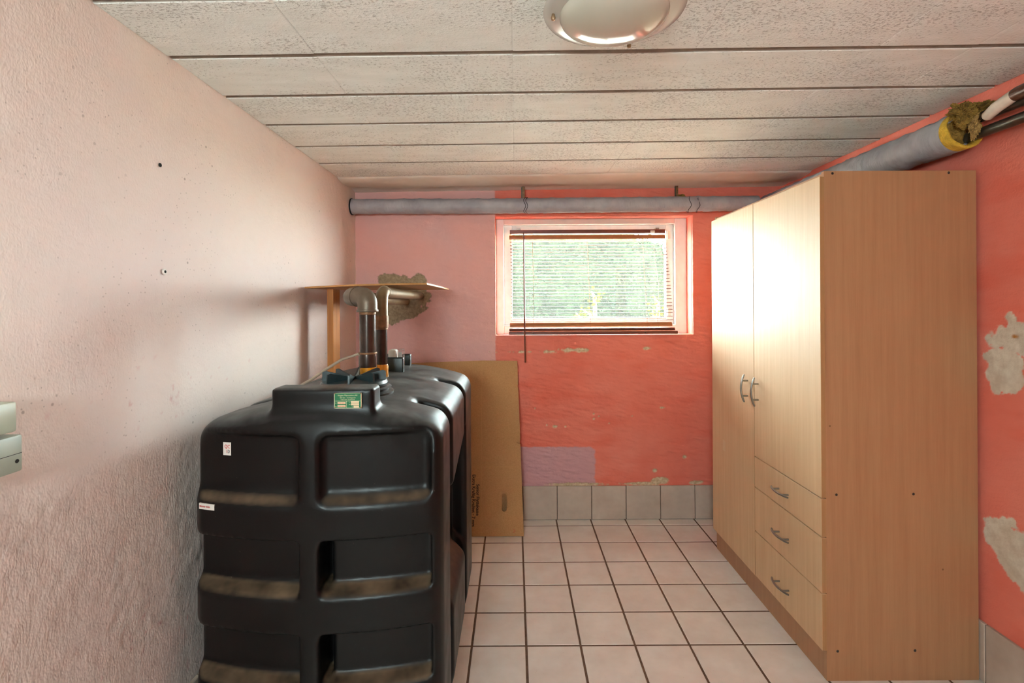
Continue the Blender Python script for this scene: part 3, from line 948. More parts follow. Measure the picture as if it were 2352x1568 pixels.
def tank_sdf(X, Y, Z):
    u = (X - TX) / TW
    crown = 0.055 * u * u
    bow = 0.055 * u * u
    Yw = Y - np.where(Y < 1.75, bow * np.clip((1.75 - Y) / 0.35, 0, 1), -0.03 * u * u * np.clip((Y - 2.0) / 0.2, 0, 1))
    Zw = Z + crown
    body = sd_box(X, Yw, Zw, TX - TW, TX + TW, 1.27, 2.285, 0.004, 1.022, 0.042)
    # brow: large soft radius along the upper front edge
    brow = (-(Yw - 1.27) * 0.74 + (Zw - 1.022) * 0.67) + 0.018
    body = smax(body, brow, 0.05)
    # bottom chamfer on the long sides
    body = smax(body, (np.abs(X - TX) - TW) * 0.80 - (Z - 0.10) * 0.6, 0.03)
    # front recesses
    rec = None
    for (z0, z1, dp) in ((0.795, 0.945, 0.030), (0.560, 0.683, 0.045), (0.325, 0.448, 0.045), (0.09, 0.212, 0.045)):
        yb = 1.27 + dp
        for (xa, xb) in ((TX - TW - 0.2, -0.548), (-0.494, -0.222)):
            # ledge: the recess floor slopes down towards the front
            zz = Z - 0.4 * np.clip((Yw - 1.27), -0.05, 0.05)
            r = sd_box(X, Yw, zz, xa, xb, 1.0, yb, z0 - 0.014, z1, 0.010)
            if z1 > 0.9:
                r1 = sd_box(X, Yw, zz, xa, xb, 1.0, yb, z0 - 0.014, z1, 0.02) 
                body = smax(body, -r1, 0.02)
            else:
                rec = r if rec is None else np.minimum(rec, r)
    d = smax(body, -rec, 0.014)
    # narrow deep slots beside the centre rib
    for (z0, z1) in ((0.560, 0.670), (0.325, 0.436)):
        d = smax(d, -sd_box(X, Yw, Z, -0.497, -0.478, 1.0, 1.36, z0, z1, 0.006), 0.006)
    # side grooves that wrap over the shoulder
    for sgn in (1, -1):
        xs_ = sgn * (X - TX)
        inner = np.maximum(xs_ - (TW - 0.055), (xs_ - (TW - 0.115)) * 0.84 + (Zw - 1.022) * 0.54)
        for (ya, yb) in ((1.505, 1.565), (1.925, 1.985)):
            sl_ = np.abs(Y - (ya + yb) / 2) - (yb - ya) / 2
            d = smax(d, -smax(sl_, -inner, 0.02), 0.018)
        # hand-hold hollow in the middle lobe
        zt = 0.715 + 0.20 * (Y - 1.57)
        hol = np.maximum(np.maximum(np.abs(Y - 1.745) - 0.245, (TW - 0.06) - xs_), np.maximum(Z - zt - 0.35 * 0, (0.350 + 1.0 * (TW - xs_)) - Z))
        d = smax(d, -hol, 0.02)
    # raised plate holder at the front of the top
    up = sd_box(X, Yw, Z, -0.630, -0.366, 1.300, 1.372, 0.965, 1.070, 0.010)
    d = smin(d, up, 0.022)
    return d
P, Q = surface_nets(tank_sdf, (-0.875, 1.235, -0.015), (-0.165, 2.33, 1.10), 0.0062)
tank = thing('oil_tank', 'black ribbed plastic heating-oil tank standing along the left wall', 'oil tank', (TX, 1.78, 0))
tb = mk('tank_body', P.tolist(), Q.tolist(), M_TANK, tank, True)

# raised bracket at the rear holding the gauge
gb = box('gauge_bracket', -0.60, -0.437, 1.985, 2.008, 0.985, 1.076, M_TANKGREEN, tank, 0.005, 3, True)
autosmooth(gb)
gb2 = box('gauge_bracket', -0.60, -0.452, 2.19, 2.225, 0.97, 1.068, M_TANKGREEN, tank, 0.006, 3)
autosmooth(gb2)
# level gauge
gz = 0.98
g = box('level_gauge', -0.520, -0.487, 2.075, 2.125, gz + 0.005, 1.098, M_WHITE, tank, 0.008, 3); autosmooth(g)
g['label'] = 'small white plastic level gauge'
box('gauge_window', -0.486, -0.459, 2.078, 2.122, gz + 0.02, 1.100, M_CLEAR, g, 0.004, 2)
box('gauge_dial', -0.482, -0.466, 2.098, 2.101, 1.035, 1.085, M_LABELWHITE, g)
box('gauge_pointer', -0.480, -0.469, 2.0965, 2.0985, 1.056, 1.060, M_DARKINK, g)

# screw cap with eight fins
CX, CY, CZ = -0.494, 1.56, 1.008
lathe('filler_neck', [(0.0, 0.0), (0.118, 0.0), (0.118, 0.010), (0.104, 0.014), (0.104, 0.020), (0.112, 0.023), (0.104, 0.027), (0.104, 0.032), (0.0, 0.032)], M_TANK, tank, (CX, CY, CZ), 40)
cap = lathe('filler_cap', [(0.0, 0.0), (0.098, 0.0), (0.100, 0.005), (0.096, 0.014), (0.03, 0.018), (0.0, 0.020)], M_CAP, tank, (CX, CY, CZ + 0.031), 40)
cap['label'] = 'grey-green screw cap with star-shaped fins'
for k in range(8):
    a = math.radians(22.5 * 0.35 + 45 * k)
    bm = bmesh.new()
    prof = [(0.004, 0.014), (0.004, 0.026), (0.03, 0.030), (0.084, 0.044), (0.094, 0.041), (0.096, 0.010)]
    lay = []
    for s in (-0.0025, 0.0025):
        lay.append([bm.verts.new((CX + r_ * math.cos(a) - s * math.sin(a), CY + r_ * math.sin(a) + s * math.cos(a), CZ + 0.030 + z_)) for r_, z_ in prof])
    bm.faces.new(lay[0]); bm.faces.new(list(reversed(lay[1])))
    n = len(prof)
    for i in range(n):
        bm.faces.new([lay[0][i], lay[0][(i + 1) % n], lay[1][(i + 1) % n], lay[1][i]])
    from_bm('fin', bm, M_CAP, cap)

# name plate and stickers: children of the tank
def front_y(x, z=0.8, dep=0.0):
    u = (x - TX) / TW
    return 1.27 + 0.055 * u * u + dep
pyl = front_y(-0.43) + 0.030 - 0.0052
def plate(x0, x1, z0, z1, y, mat, name, parent, bev=0.0):
    return box(name, x0, x1, y - 0.0012, y + 0.004, z0, z1, mat, parent, bev)
PX0, PX1, PZ0, PZ1 = -0.4635, -0.3935, 1.019, 1.058
np_ = plate(PX0, PX1, PZ0, PZ1, pyl, M_LABELLINE, 'name_plate', tank)
np_['label'] = 'green and cream maker plate'
def sub(x0, x1, z0, z1, mat, lift, name):
    return box(name, PX0 + x0, PX0 + x1, pyl - 0.0012 - lift, pyl - 0.0010, PZ0 + z0, PZ0 + z1, mat, np_)
sub(0.0015, 0.0685, 0.0015, 0.0385, M_LABELGREEN, 0.0003, 'green_field')
sub(0.002, 0.068, 0.0185, 0.0193, M_LABELLINE, 0.0005, 'rule')
sub(0.0315, 0.0321, 0.002, 0.0190, M_LABELLINE, 0.0005, 'rule')
for (a, b, c_, d_) in ((0.009, 0.0295, 0.0115, 0.0165), (0.009, 0.0295, 0.003, 0.0082), (0.0435, 0.064, 0.0135, 0.0183), (0.0435, 0.064, 0.0078, 0.0127), (0.050, 0.064, 0.002, 0.0068)):
    sub(a, b, c_, d_, M_LABELFIELD, 0.0006, 'data_field')
def ptext(body, x, z, size, mat, sx=1.0, al='LEFT'):
    return text_mesh('plate_lettering', body, size, mat, np_, Matrix.Translation((PX0 + x, pyl - 0.0021, PZ0 + z)) @ FACE, al, 0.0001, sx)
ptext('Kingspan Milj\u00f8containers A/S', 0.035, 0.0318, 0.0052, M_LABELLINE, 0.82, 'CENTER')
ptext('7323 Give  -  www.kingspan.dk', 0.035, 0.0262, 0.0036, M_LABELLINE, 0.9, 'CENTER')
ptext('Tlf. 00 00 00 00   Fax 00 00 00 00', 0.035, 0.0215, 0.0032, M_LABELLINE, 0.82, 'CENTER')
ptext('Nr', 0.003, 0.0125, 0.0032, M_LABELLINE); ptext('DS', 0.003, 0.004, 0.0032, M_LABELLINE)
ptext('L', 0.039, 0.0145, 0.0032, M_LABELLINE); ptext('DK', 0.038, 0.0088, 0.0032, M_LABELLINE); ptext('Nr', 0.0455, 0.003, 0.0032, M_LABELLINE)
ptext('00.00.0000', 0.0105, 0.0125, 0.0038, M_REDINK); ptext('00.00.0000', 0.0105, 0.004, 0.0038, M_REDINK)
for (a, b) in ((0.002, 0.002), (0.068, 0.002), (0.002, 0.038), (0.068, 0.038)):
    lathe('rivet', [(0.0, -0.0018), (0.0012, -0.0015), (0.0018, 0.0)], M_RUST, np_, (PX0 + a, pyl - 0.001, PZ0 + b), 10, 'Y')
# QC sticker on the upper left panel
qx0, qx1, qz0, qz1 = -0.767, -0.7435, 0.892, 0.926
qy = front_y((qx0 + qx1) / 2, dep=0.030) - 0.0012
def sticker(x0, x1, z0, z1, dep, name):
    ya, yb = front_y(x0, dep=dep) - 0.0010, front_y(x1, dep=dep) - 0.0010
    V = [(x0, ya, z0), (x1, yb, z0), (x1, yb, z1), (x0, ya, z1), (x0, ya + 0.004, z0), (x1, yb + 0.004, z0), (x1, yb + 0.004, z1), (x0, ya + 0.004, z1)]
    F = [(0, 1, 2, 3), (5, 4, 7, 6), (0, 4, 5, 1), (1, 5, 6, 2), (2, 6, 7, 3), (3, 7, 4, 0)]
    o = mk(name, V, F, M_LABELWHITE, tank)
    ang = math.atan2(yb - ya, x1 - x0)
    return o, Matrix.Translation((x0, ya - 0.0006, z0)) @ Matrix.Rotation(ang, 4, 'Z') @ FACE
s1, MQ = sticker(qx0, qx1, qz0, qz1, 0.030, 'sticker')
s1['label'] = 'white sticker with red QC lettering'
text_mesh('sticker_lettering', 'QC', 0.0135, M_REDINK, s1, MQ @ Matrix.Translation((0.004, 0.0185, 0)), 'LEFT', 0.0002, 0.85)
text_mesh('sticker_lettering', '1', 0.0125, M_REDINK, s1, MQ @ Matrix.Translation((0.0095, 0.006, 0)), 'LEFT', 0.0002, 0.85)
text_mesh('sticker_lettering', 'D', 0.0125, M_DARKINK, s1, MQ @ Matrix.Translation((0.0145, 0.006, 0)), 'LEFT', 0.0002, 0.7)
s2, MP = sticker(-0.822, -0.775, 0.757, 0.772, 0.0, 'sticker')
s2['label'] = 'narrow white sticker with red print'
text_mesh('sticker_lettering', 'PRESSURE TESTED', 0.0058, M_REDINK, s2, MP @ Matrix.Translation((0.002, 0.0055, 0)), 'LEFT', 0.0002, 0.72)

# ---------------------------------------------------------------- tank pipes
def ring(name, p, d, r, w, mat, parent, res=24):
    p = Vector(p); d = Vector(d).normalized()
    return tube(name, [p - d * w / 2, p - d * w * 0.3, p + d * w * 0.3, p + d * w / 2], [r * 0.97, r, r, r * 0.97], mat, parent, res)
AX, AY, AR = -0.493, 1.70, 0.0265
pa = thing('filling_pipe', 'thick dark steel pipe rising from the tank with a bulky zinc elbow, nearer the camera', 'pipe', (AX, AY, 1.015))
tube('riser', [(AX, AY, 1.02), (AX, AY, 1.15), (AX, AY, 1.275)], AR, M_PIPE_DARK, pa, 28)
ring('collar', (AX, AY, 1.098), (0, 0, 1), AR * 1.13, 0.046, M_PIPE_DARK, pa)
ring('rust_ring', (AX, AY, 1.122), (0, 0, 1), AR * 1.15, 0.006, M_RUST, pa)
ring('rust_ring', (AX, AY, 1.256), (0, 0, 1), AR * 1.04, 0.010, M_RUST, pa)
tube('sealed_thread', [(AX, AY, 1.02), (AX, AY, 1.045), (AX, AY, 1.06), (AX, AY, 1.077)], [AR * 1.03, AR * 1.0, AR * 1.06, AR * 1.08], M_AMBER, pa, 24)
tube('fitting_flange', [(AX, AY, 1.008), (AX, AY, 1.03), (AX, AY, 1.04)], [0.046, 0.044, 0.036], M_WHITE, pa, 8)
ER = 0.0325
e_pts = [(AX, AY, 1.262), (AX, AY, 1.28)] + bez((AX, AY, 1.283), (AX, AY, 1.312), (AX - 0.028, AY + 0.022, 1.312), 8) + [(AX - 0.046, AY + 0.036, 1.312)]
tube('elbow', e_pts, ER, M_PIPE_GREY, pa, 28)
ring('elbow_bead', (AX, AY, 1.264), (0, 0, 1), ER * 1.1, 0.008, M_PIPE_GREY, pa)
dvec = Vector((-0.028, 0.022, 0)).normalized()
ring('elbow_bead', Vector((AX - 0.044, AY + 0.035, 1.312)), dvec, ER * 1.08, 0.007, M_PIPE_GREY, pa)
e2 = bez((AX - 0.046, AY + 0.036, 1.312), (AX - 0.078, AY + 0.060, 1.312), (AX - 0.082, AY + 0.11, 1.312), 8)
tube('elbow', e2, ER * 0.97, M_PIPE_GREY, pa, 28)
tube('run', [e2[-1], Vector((-0.60, 2.3, 1.309)), Vector((-0.648, YB + 0.02, 1.303))], 0.024, M_PIPE_TAN, pa, 24)
BX_, BY_, BR = -0.487, 1.855, 0.0205
pb = thing('vent_pipe', 'thinner dark steel pipe behind it with a tan bend running level into the back wall', 'pipe', (BX_, BY_, 1.01))
tube('riser', [(BX_, BY_, 1.01), (BX_, BY_, 1.1), (BX_, BY_, 1.235)], BR, M_PIPE_DARK, pb, 24)
tube('sealed_thread', [(BX_, BY_, 1.006), (BX_, BY_, 1.04), (BX_, BY_, 1.058), (BX_, BY_, 1.066)], [BR * 1.22, BR * 1.14, BR * 1.18, BR * 1.05], M_AMBER, pb, 22)
ring('collar', (BX_, BY_, 1.222), (0, 0, 1), BR * 1.24, 0.044, M_RUST, pb)
ring('rust_ring', (BX_, BY_, 1.196), (0, 0, 1), BR * 1.12, 0.006, M_RUST, pb)
b_pts = [(BX_, BY_, 1.24), (BX_, BY_, 1.27)] + bez((BX_, BY_, 1.275), (BX_, BY_, 1.331), (BX_ - 0.005, BY_ + 0.062, 1.331), 10)
tube('bend', b_pts, BR * 1.12, M_PIPE_TAN, pb, 24)
ring('bend_bead', (BX_ - 0.005, BY_ + 0.062, 1.331), (-0.06, 1, 0.01), BR * 1.22, 0.008, M_PIPE_TAN, pb)
tube('run', [(BX_ - 0.005, BY_ + 0.06, 1.331), (-0.52, 2.4, 1.332), (-0.560, YB + 0.02, 1.335)], BR * 1.06, M_PIPE_TAN, pb, 24)
# cable
cb = tube('grey_cable', [(-0.56, 2.05, 1.09), (-0.60, 2.0, 1.095), (-0.66, 1.93, 1.075), (-0.70, 1.88, 1.045), (-0.735, 1.83, 1.015), (-0.76, 1.78, 0.998), (-0.79, 1.70, 0.982), (-0.815, 1.6, 0.972)], 0.0055, M_CABLE, None, 10)
tag(cb, 'thin grey cable arching from behind the pipes down over the tank shoulder', 'cable')

# ---------------------------------------------------------------- board and post
V, F = [], []
c00, c10, c11, c01 = Vector((-0.936, 2.26, 1.3585)), Vector((-0.350, 2.03, 1.3625)), Vector((-0.372, 2.90, 1.368)), Vector((-0.936, 2.92, 1.366))
nu, nv = 16, 12
for s in (0, 1):
    for i in range(nu + 1):
        for j in range(nv + 1):
            u, v = i / nu, j / nv
            p = c00.lerp(c10, u).lerp(c01.lerp(c11, u), v)
            z = p.z + 0.004 * math.sin(u * 3.0) * (1 - v) - 0.002 * u * u * v * v
            V.append((p.x, p.y, z + (0.007 if s else 0)))
m1 = nv + 1; off = (nu + 1) * m1
for i in range(nu):
    for j in range(nv):
        a = i * m1 + j
        F.append((a, a + 1, a + m1 + 1, a + m1)); F.append((off + a, off + a + m1, off + a + m1 + 1, off + a + 1))
for i in range(nu):
    a = i * m1; b = a + m1
    F.append((a, b, off + b, off + a)); F.append((a + nv, off + a + nv, off + b + nv, b + nv))
for j in range(nv):
    a = j; b = nu * m1 + j
    F.append((a, off + a, off + a + 1, a + 1)); F.append((b, b + 1, off + b + 1, off + b))
bd = mk('plywood_board', V, F, M_PLY, None)
tag(bd, 'thin warped plywood board lying level across the pipes and the wooden post', 'board')
post = box('wooden_post', -0.851, -0.822, 2.30, 2.385, 0.0, 1.3565, M_PINE, None, 0.0015)
tag(post, 'upright orange pine post behind the tank holding up the board', 'post')

# ---------------------------------------------------------------- cardboard leaning on the back wall
cbd = thing('flattened_cardboard_box', 'flattened brown moving box leaning on the back wall beside the tank', 'cardboard', (-0.3, 2.81, 0))
ANG = -math.atan2(0.178, 0.945)
MC = Matrix.Translation((0, 2.795, 0.002)) @ Matrix.Rotation(ANG, 4, 'X') @ FACE      # local (x, v) -> board plane, local z towards the camera
def poly_panel(name, outline, holes, mat, M, thick):
    cu = bpy.data.curves.new(name, 'CURVE'); cu.dimensions = '2D'; cu.fill_mode = 'BOTH'; cu.extrude = thick / 2
    for pts in [outline] + holes:
        s = cu.splines.new('POLY'); s.points.add(len(pts) - 1)
        for k, q in enumerate(pts): s.points[k].co = (q[0], q[1], 0, 1)
        s.use_cyclic_u = True
    tmp = bpy.data.objects.new('tmp', cu); COL.objects.link(tmp)
    dg = bpy.context.evaluated_depsgraph_get(); dg.update()
    me = bpy.data.meshes.new_from_object(tmp.evaluated_get(dg))
    bpy.data.objects.remove(tmp, do_unlink=True); bpy.data.curves.remove(cu)
    me.transform(M); me.materials.clear(); me.materials.append(mat); me.name = name
    return link(bpy.data.objects.new(name, me), cbd)
def re(v): return 0.046 - 0.030 * v / 0.963       # right edge
out = [(-0.66, 0), (re(0), 0), (re(0.49), 0.490)]
out += [(re(.497) - 0.020, 0.497), (re(.503) - 0.022, 0.503), (re(.508) - 0.018, 0.508), (re(.508), 0.511)]
out += [(re(.81), 0.806), (re(.812) - 0.020, 0.812), (re(.818) - 0.022, 0.819), (re(.823) - 0.018, 0.824), (re(.826), 0.826)]
out += [(re(.963), 0.963), (-0.19, 0.966), (-0.66, 0.952)]
slot = []
sx0, sz0, sz1, srd = -0.062, 0.142, 0.212, 0.0135
for k in range(9):
    a = math.pi * k / 8; slot.append((sx0 + srd * math.cos(a), sz1 + srd * math.sin(a)))
for k in range(9):
    a = math.pi + math.pi * k / 8; slot.append((sx0 + srd * math.cos(a), sz0 + srd * math.sin(a)))
front = poly_panel('front_panel', out, [slot], M_CARD, MC @ Matrix.Translation((0, 0, 0.0045)), 0.007)
outb = [(-0.66, 0.002), (re(0) - 0.004, 0.002), (re(.963) - 0.002, 0.955), (-0.66, 0.945)]
poly_panel('back_panel', outb, [], M_CARD, MC @ Matrix.Translation((0, 0, -0.026)), 0.007)
def card_strip(x0, x1, v0, v1, name='crease'):
    V = [MC @ Vector(q) for q in ((x0, v0, 0.0083), (x1, v0, 0.0083), (x1, v1, 0.0083), (x0, v1, 0.0083), (x0, v0, 0.006), (x1, v0, 0.006), (x1, v1, 0.006), (x0, v1, 0.006))]
    return mk(name, V, [(0, 1, 2, 3), (4, 7, 6, 5), (0, 4, 5, 1), (1, 5, 6, 2), (2, 6, 7, 3), (3, 7, 4, 0)], M_CREASE, front)
card_strip(-0.66, 0.03, 0.366, 0.3675)
card_strip(-0.191, -0.1895, 0.001, 0.965)
card_strip(-0.18, 0.02, 0.818, 0.8188)
ROT = Matrix.Rotation(math.radians(-90), 4, 'Z')
text_mesh('print', 'Senior Flyttekasse', 0.0245, M_BLACKINK, front, MC @ Matrix.Translation((-0.2175, 0.275, 0.0083)) @ ROT, 'LEFT', 0.0002, 0.93, 0.022)
text_mesh('print', 'Ekstra Kraftig Kvalitet - 7 mm', 0.0245, M_BLACKINK, front, MC @ Matrix.Translation((-0.2405, 0.327, 0.0083)) @ ROT, 'LEFT', 0.0002, 0.93, 0.022)
text_mesh('print', 'C', 0.02, M_REDINK, front, MC @ Matrix.Translation((0.0, 0.033, 0.0083)) @ Matrix.Rotation(math.radians(170), 4, 'Z'), 'LEFT', 0.0002, 0.9)

# ---------------------------------------------------------------- wardrobe
wd = thing('wardrobe', 'tall pale beech wardrobe with two doors and three drawers against the right wall', 'wardrobe', (1.3, 2.19, 0))
FX = 1.052           # carcass front plane
WY0, WY1 = 1.714, 2.645
WR = 1.568
WT = 1.7275
side = box('side_panel', FX, WR, WY0, WY0 + 0.016, 0, WT, M_BEECH_SHADED, wd, 0.0008, 1)
box('side_panel', FX, WR, WY1 - 0.016, WY1, 0, WT, M_BEECH_SHADED, wd, 0.0008, 1)
box('top_panel', FX + 0.002, WR - 0.006, WY0 + 0.016, WY1 - 0.016, WT - 0.022, WT - 0.006, M_BEECH_SHADED, wd)
box('back_panel', WR - 0.006, WR - 0.003, WY0 + 0.016, WY1 - 0.016, 0.05, WT - 0.006, M_BEECH_SHADED, wd)
box('bottom_panel', FX + 0.002, WR - 0.006, WY0 + 0.016, WY1 - 0.016, 0.10, 0.116, M_BEECH_SHADED, wd)
box('plinth', FX + 0.001, FX + 0.016, WY0 + 0.016, WY1 - 0.016, 0, 0.10, M_BEECH_SHADED, wd)  # darker beech here paints in the shadow below the fronts
box('partition', FX + 0.004, WR - 0.006, 2.172, 2.188, 0.116, WT - 0.022, M_GAP, wd)
DXF, DXB = FX - 0.021, FX - 0.005
def front_leaf(name, y0, y1, z0, z1):
    o = box(name, DXF, DXB, y0, y1, z0, z1, M_BEECH_FRONT, wd, 0.0007, 1)
    return o
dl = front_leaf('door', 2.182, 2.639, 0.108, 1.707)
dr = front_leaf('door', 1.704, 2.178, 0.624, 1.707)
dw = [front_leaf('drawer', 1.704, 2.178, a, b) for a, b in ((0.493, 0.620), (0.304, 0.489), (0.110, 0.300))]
for o_ in (dl, dr, *dw):
    me = o_.data; me.materials.append(M_BEECH_EDGE)
    for f in me.polygons:
        if f.normal.y < -0.9: f.material_index = 1
def handle(parent, c, d, L=0.122):
    c = Vector(c); d = Vector(d)
    pts = []
    for k in range(13):
        t = -1 + 2 * k / 12
        pts.append(c + d * (t * L / 2) + Vector((-1, 0, 0)) * (0.016 + 0.014 * (1 - t * t)))
    h_ = tube('handle', pts, [0.0032] + [0.0042] * 11 + [0.0032], M_METAL, parent, 10)
    for s in (-0.55, 0.55):
        q = c + d * (s * L / 2)
        tube('handle_post', [q + Vector((0.001, 0, 0)), q + Vector((-0.026, 0, 0))], 0.0036, M_METAL, h_, 8)
handle(dl, (DXF, 2.238, 0.905), (0, 0, 1))
handle(dr, (DXF, 2.142, 0.905), (0, 0, 1))
for o_, z in zip(dw, (0.556, 0.388, 0.194)): handle(o_, (DXF, 1.945, z), (0, 1, 0))
box('paper_tab', DXF - 0.0008, DXF + 0.0005, 2.478, 2.508, 0.553, 0.606, M_LABELFIELD, dl)
for (x, z) in ((1.081, 1.7195), (1.475, 1.7195), (1.088, 0.631), (1.349, 0.632), (1.089, 0.101), (1.351, 0.102)):
    lathe('screw', [(0, -0.0012), (0.0035, -0.001), (0.0048, 0.0005)], M_SCREW, side, (x, WY0 - 0.0003, z), 12, 'Y')
for (x, z) in ((1.067, 0.864), (1.447, 0.376)):
    lathe('dowel_mark', [(0, -0.0003), (0.003, -0.0003), (0.0036, 0.0005)], M_RUST, side, (x, WY0 - 0.0001, z), 10, 'Y')

# ---------------------------------------------------------------- insulated heating pipes
def jacket(name, pts, r, mat, parent, seed, res=24, amp=0.02, step=0.012):
    # resample, add wrinkles and spiral wrap edges
    P_ = [Vector(p) for p in pts]
    dense = []
    for a, b in zip(P_[:-1], P_[1:]):
        n = max(2, int((b - a).length / step))
        dense += [a.lerp(b, i / n) for i in range(n)]
    dense.append(P_[-1])
    V, F = sweep(dense, r, res, True)
    n = len(dense)
    s = 0.0
    for i in range(n):
        if i: s += (dense[i] - dense[i - 1]).length
        for k in range(res):
            v = V[i * res + k]
            d = (v - dense[i]) / r
            w = mnoise.noise(Vector((s * 9 + seed, k * 0.5, 0.3))) * amp + mnoise.noise(Vector((s * 38, k * 1.1, seed))) * amp * 0.5
            sp = ((s / 0.085 + k / res) % 1.0)
            w += 0.045 * max(0, 1 - sp * 4) + 0.02 * math.sin(s * 60 + 2.5 * mnoise.noise(Vector((s * 6, k * 0.4, seed))))
            V[i * res + k] = v + d * r * w
    return autosmooth(mk(name, V, F, mat, parent), 60)
bp = thing('insulated_pipe', 'grey wrapped heating pipe running under the ceiling along the back wall above the window', 'pipe', (0.3, 2.945, 1.852))
PR = 0.0435
jacket('wrap', [(XL - 0.03, 2.938, 1.853), (0.0, 2.938, 1.852), (0.8, 2.938, 1.856), (1.415, 2.938, 1.858)], PR, M_WRAP, bp, 2.0, 24, 0.045, 0.008)
for x in (0.063, 0.075, 1.012, 1.062):
    a = [(x + 0.006 * math.sin(k * 1.3), 2.938 + (PR + 0.0012) * math.cos(2 * math.pi * k / 20), 1.855 + (PR + 0.0012) * math.sin(2 * math.pi * k / 20)) for k in range(21)]
    tube('wire_tie', a, 0.0016, M_HOLE, bp, 5)
lathe('wall_sleeve', [(PR * 0.95, 0), (PR * 1.1, 0), (PR * 1.12, 0.006), (PR * 0.95, 0.007)], M_HOLE, bp, (XL, 2.938, 1.853), 28, 'X')
def hanger(x, label, wool):
    t = thing('pipe_hanger', label, 'bracket', (x, 2.94, 1.90))
    zt = 1.962
    V, F = [], []
    b = box('strap', x - 0.007, x + 0.009, 2.930, 2.936, 1.893, zt, M_RUST, t, 0.001)
    box('strap', x - 0.012, x - 0.004, 2.926, 2.931, 1.893, zt - 0.004, M_IRON, t, 0.001)
    return t
hanger(0.056, 'rusty strap hanging the wrapped pipe from the ceiling, left of the window centre', False)
hanger(0.945, 'rusty strap with wool tuft hanging the wrapped pipe, right of the window centre', True)
wt = clump('wool_tuft', (0.972, 2.936, 1.903), (0.022, 0.012, 0.010), M_WOOL, None, 4.4, 3)
tag(wt, 'small brown tuft of pipe wool caught beside the right hanger', 'insulation')

rp = thing('insulated_pipe', 'thick grey wrapped pipe along the right wall above the wardrobe, torn open at its end', 'pipe', (1.5, 2.2, 1.85))
RX, RZ = 1.492, 1.850
RR = 0.062
jacket('wrap', [(RX + 0.012, 2.99, RZ + 0.004), (RX + 0.006, 2.3, RZ + 0.002), (RX, 1.70, RZ)], RR, M_WRAP, rp, 7.0, 28, 0.04, 0.010)
# torn yellow rim
V, F = [], []
res = 40
for i, (rr_, yy) in enumerate(((RR * 1.01, 1.700), (RR * 1.02, 1.684), (RR * 1.0, 1.672), (RR * 0.88, 1.672), (RR * 0.80, 1.705))):
    for k in range(res):
        a = 2 * math.pi * k / res
        jg = 0.006 * mnoise.noise(Vector((math.cos(a) * 2, math.sin(a) * 2, 1.5))) if 0 < i < 4 else 0
        V.append((RX + rr_ * math.cos(a), yy + jg + 0.012 * math.sin(a) * (1 if i else 0), RZ + rr_ * math.sin(a)))
for i in range(4):
    for k in range(res):
        F.append((i * res + k, i * res + (k + 1) % res, (i + 1) * res + (k + 1) % res, (i + 1) * res + k))
mk('wool_rim', V, F, M_WOOLY, rp, True)
clump('wool_core', (RX, 1.715, RZ - 0.002), (0.052, 0.03, 0.052), M_WOOL, rp, 1.3, 3, 0.25)
clump('wool_clump', (RX - 0.012, 1.660, RZ + 0.052), (0.036, 0.03, 0.028), M_WOOL, rp, 5.1, 5, 0.62, 1.7)
clump('wool_clump', (RX + 0.022, 1.640, RZ + 0.058), (0.026, 0.04, 0.014), M_WOOL, rp, 8.1, 5, 0.7, 1.7)
clump('wool_clump', (RX + 0.002, 1.640, RZ + 0.006), (0.015, 0.014, 0.036), M_WOOLT, rp, 2.7, 5, 0.6, 1.7)
clump('wool_clump', (RX - 0.022, 1.652, RZ + 0.018), (0.018, 0.015, 0.018), M_WOOL, rp, 9.7, 3, 0.6)
lo_p = tube('bare_iron_pipe', [(RX + 0.028, 1.75, RZ - 0.020), (RX + 0.026, 1.0, RZ - 0.018), (RX + 0.02, YF + 0.001, RZ - 0.012)], 0.0165, M_IRON, rp, 18)
lo_p['label'] = 'lower bare dark iron pipe'
hi_p = tube('bare_iron_pipe', [(RX + 0.020, 1.75, RZ + 0.028), (RX + 0.022, 1.0, RZ + 0.030), (RX + 0.018, YF + 0.001, RZ + 0.034)], 0.0165, M_IRON, rp, 18)
hi_p['label'] = 'upper bare dark iron pipe'
q0, q1, q2, q3 = Vector((RX - 0.012, 1.585, RZ + 0.008)), Vector((RX - 0.014, 1.545, RZ + 0.026)), Vector((RX - 0.010, 1.495, RZ + 0.042)), Vector((RX - 0.002, 1.0, RZ + 0.070))
brw = tube('branch_pipe', [q0, q0.lerp(q1, 0.15), q1, q1.lerp(q2, 0.6), q2], [0.011, 0.0155, 0.0175, 0.018, 0.018], M_PAINTPIPE, rp, 16)
brw['label'] = 'white painted pipe end'
tube('open_end', [q0 + Vector((0, 0.002, -0.002)), q0 + Vector((0, 0.0, 0.0))], 0.0105, M_HOLE, brw, 14)
tube('brown_section', [q2, q2.lerp(q3, 0.02), q3, Vector((RX + 0.004, YF + 0.001, RZ + 0.075))], [0.0182, 0.020, 0.020, 0.020], M_BROWNPIPE, brw, 16)

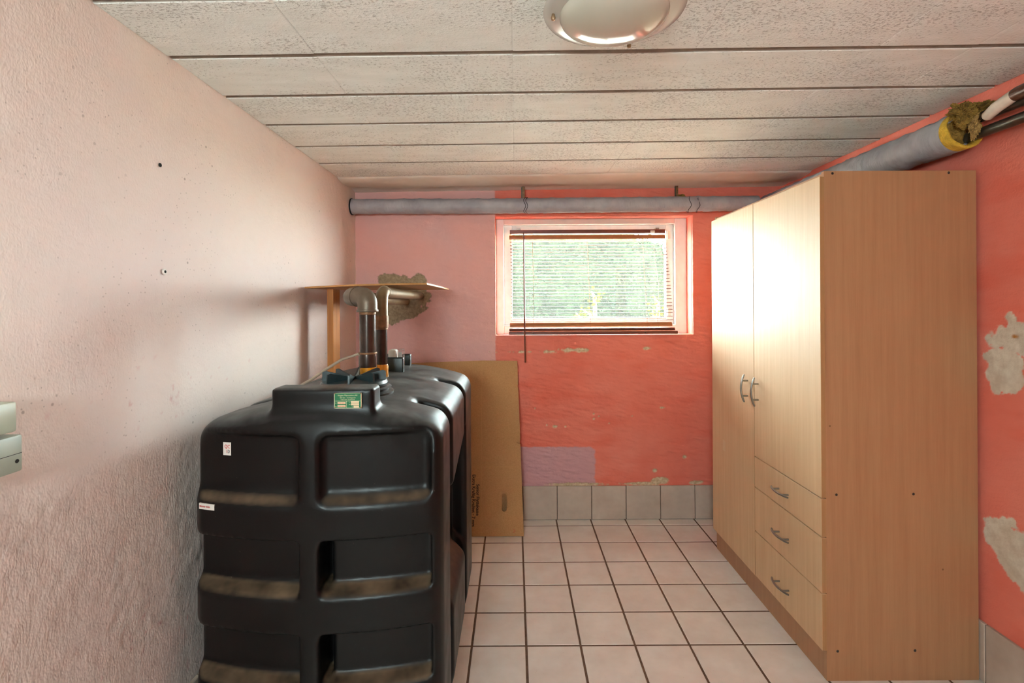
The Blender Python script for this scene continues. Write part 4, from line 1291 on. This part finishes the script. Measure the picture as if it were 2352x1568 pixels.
# ---------------------------------------------------------------- ceiling lamp
LX, LY = 0.219, 1.094
lz = zc(LX)
lp = thing('ceiling_lamp', 'round opal glass ceiling lamp with flat clear rim and small brass knobs, switched off', 'lamp', (LX, LY, lz))
lathe('base_plate', [(0, 0.0), (0.115, 0.0), (0.115, -0.05), (0.10, -0.058), (0, -0.058)], M_WHITE, lp, (LX, LY, lz), 40)
lathe('glass_rim', [(0.116, -0.060), (0.136, -0.058), (0.150, -0.054), (0.152, -0.057), (0.150, -0.060), (0.136, -0.065), (0.116, -0.068)], M_RIM, lp, (LX, LY, lz), 64)
prof = [(0.117, -0.060)]
for k in range(0, 13):
    a = k / 12 * math.pi / 2
    prof.append((0.117 * math.cos(a), -0.066 - 0.040 * math.sin(a)))
lathe('glass_bowl', prof, M_OPAL, lp, (LX, LY, lz), 64)
for ad in (181, 63, 301):
    a = math.radians(ad)
    kx, ky = LX + 0.131 * math.cos(a), LY + 0.131 * math.sin(a)
    lathe('knob', [(0, -0.016), (0.004, -0.0145), (0.0055, -0.010), (0.004, -0.006), (0.003, 0.0), (0.003, 0.012)], M_BRASS, lp, (kx, ky, lz - 0.064), 14)

# ---------------------------------------------------------------- left wall fittings
eb = thing('electrical_box', 'pale green-grey surface socket box on the left wall at the picture edge', 'electrical box', (-0.92, 0.86, 1.05))
u_ = box('upper_cover', XL, XL + 0.052, 0.78, 0.905, 1.062, 1.116, M_ELEC, eb, 0.004, 2)
autosmooth(u_)
l_ = box('lower_cover', XL, XL + 0.055, 0.78, 0.912, 0.990, 1.056, M_ELEC2, eb, 0.004, 2)
autosmooth(l_)
box('cover_seam', XL + 0.05, XL + 0.0553, 0.782, 0.910, 1.0225, 1.0235, M_SCREW, l_)
box('wood_backing', XL, XL + 0.024, 0.78, 0.900, 1.116, 1.119, M_PINE, eb)
lathe('screw_hole', [(0, 0.0004), (0.0035, 0.0004), (0.004, -0.001)], M_HOLE, l_, (XL + 0.0551, 0.901, 1.010), 12, 'X')
# drilled holes and a plug in the left wall
yy = 0.942 * 1162 / (1181 - 377)
pl = lathe('wall_plug', [(0.0, 0.001), (0.0035, 0.001), (0.0045, 0.0018), (0.0075, 0.0014), (0.008, -0.002)], M_LABELWHITE, wall_l, (XL + 0.002, yy, 1.285 + (702 - 624) * yy / 1162), 14, 'X')
lathe('plug_hole', [(0.0, 0.0021), (0.0038, 0.0021), (0.004, 0.0)], M_HOLE, pl, (XL + 0.002, yy, 1.285 + (702 - 624) * yy / 1162), 12, 'X')
yy = 0.942 * 1162 / (1181 - 369)
lathe('drilled_hole', [(0.0, 0.0006), (0.005, 0.0006), (0.0055, -0.001)], M_HOLE, wall_l, (XL + 0.0015, yy, 1.285 + (702 - 379) * yy / 1162), 12, 'X')

for o in bpy.data.objects:
    if '_w' in o: del o['_w']
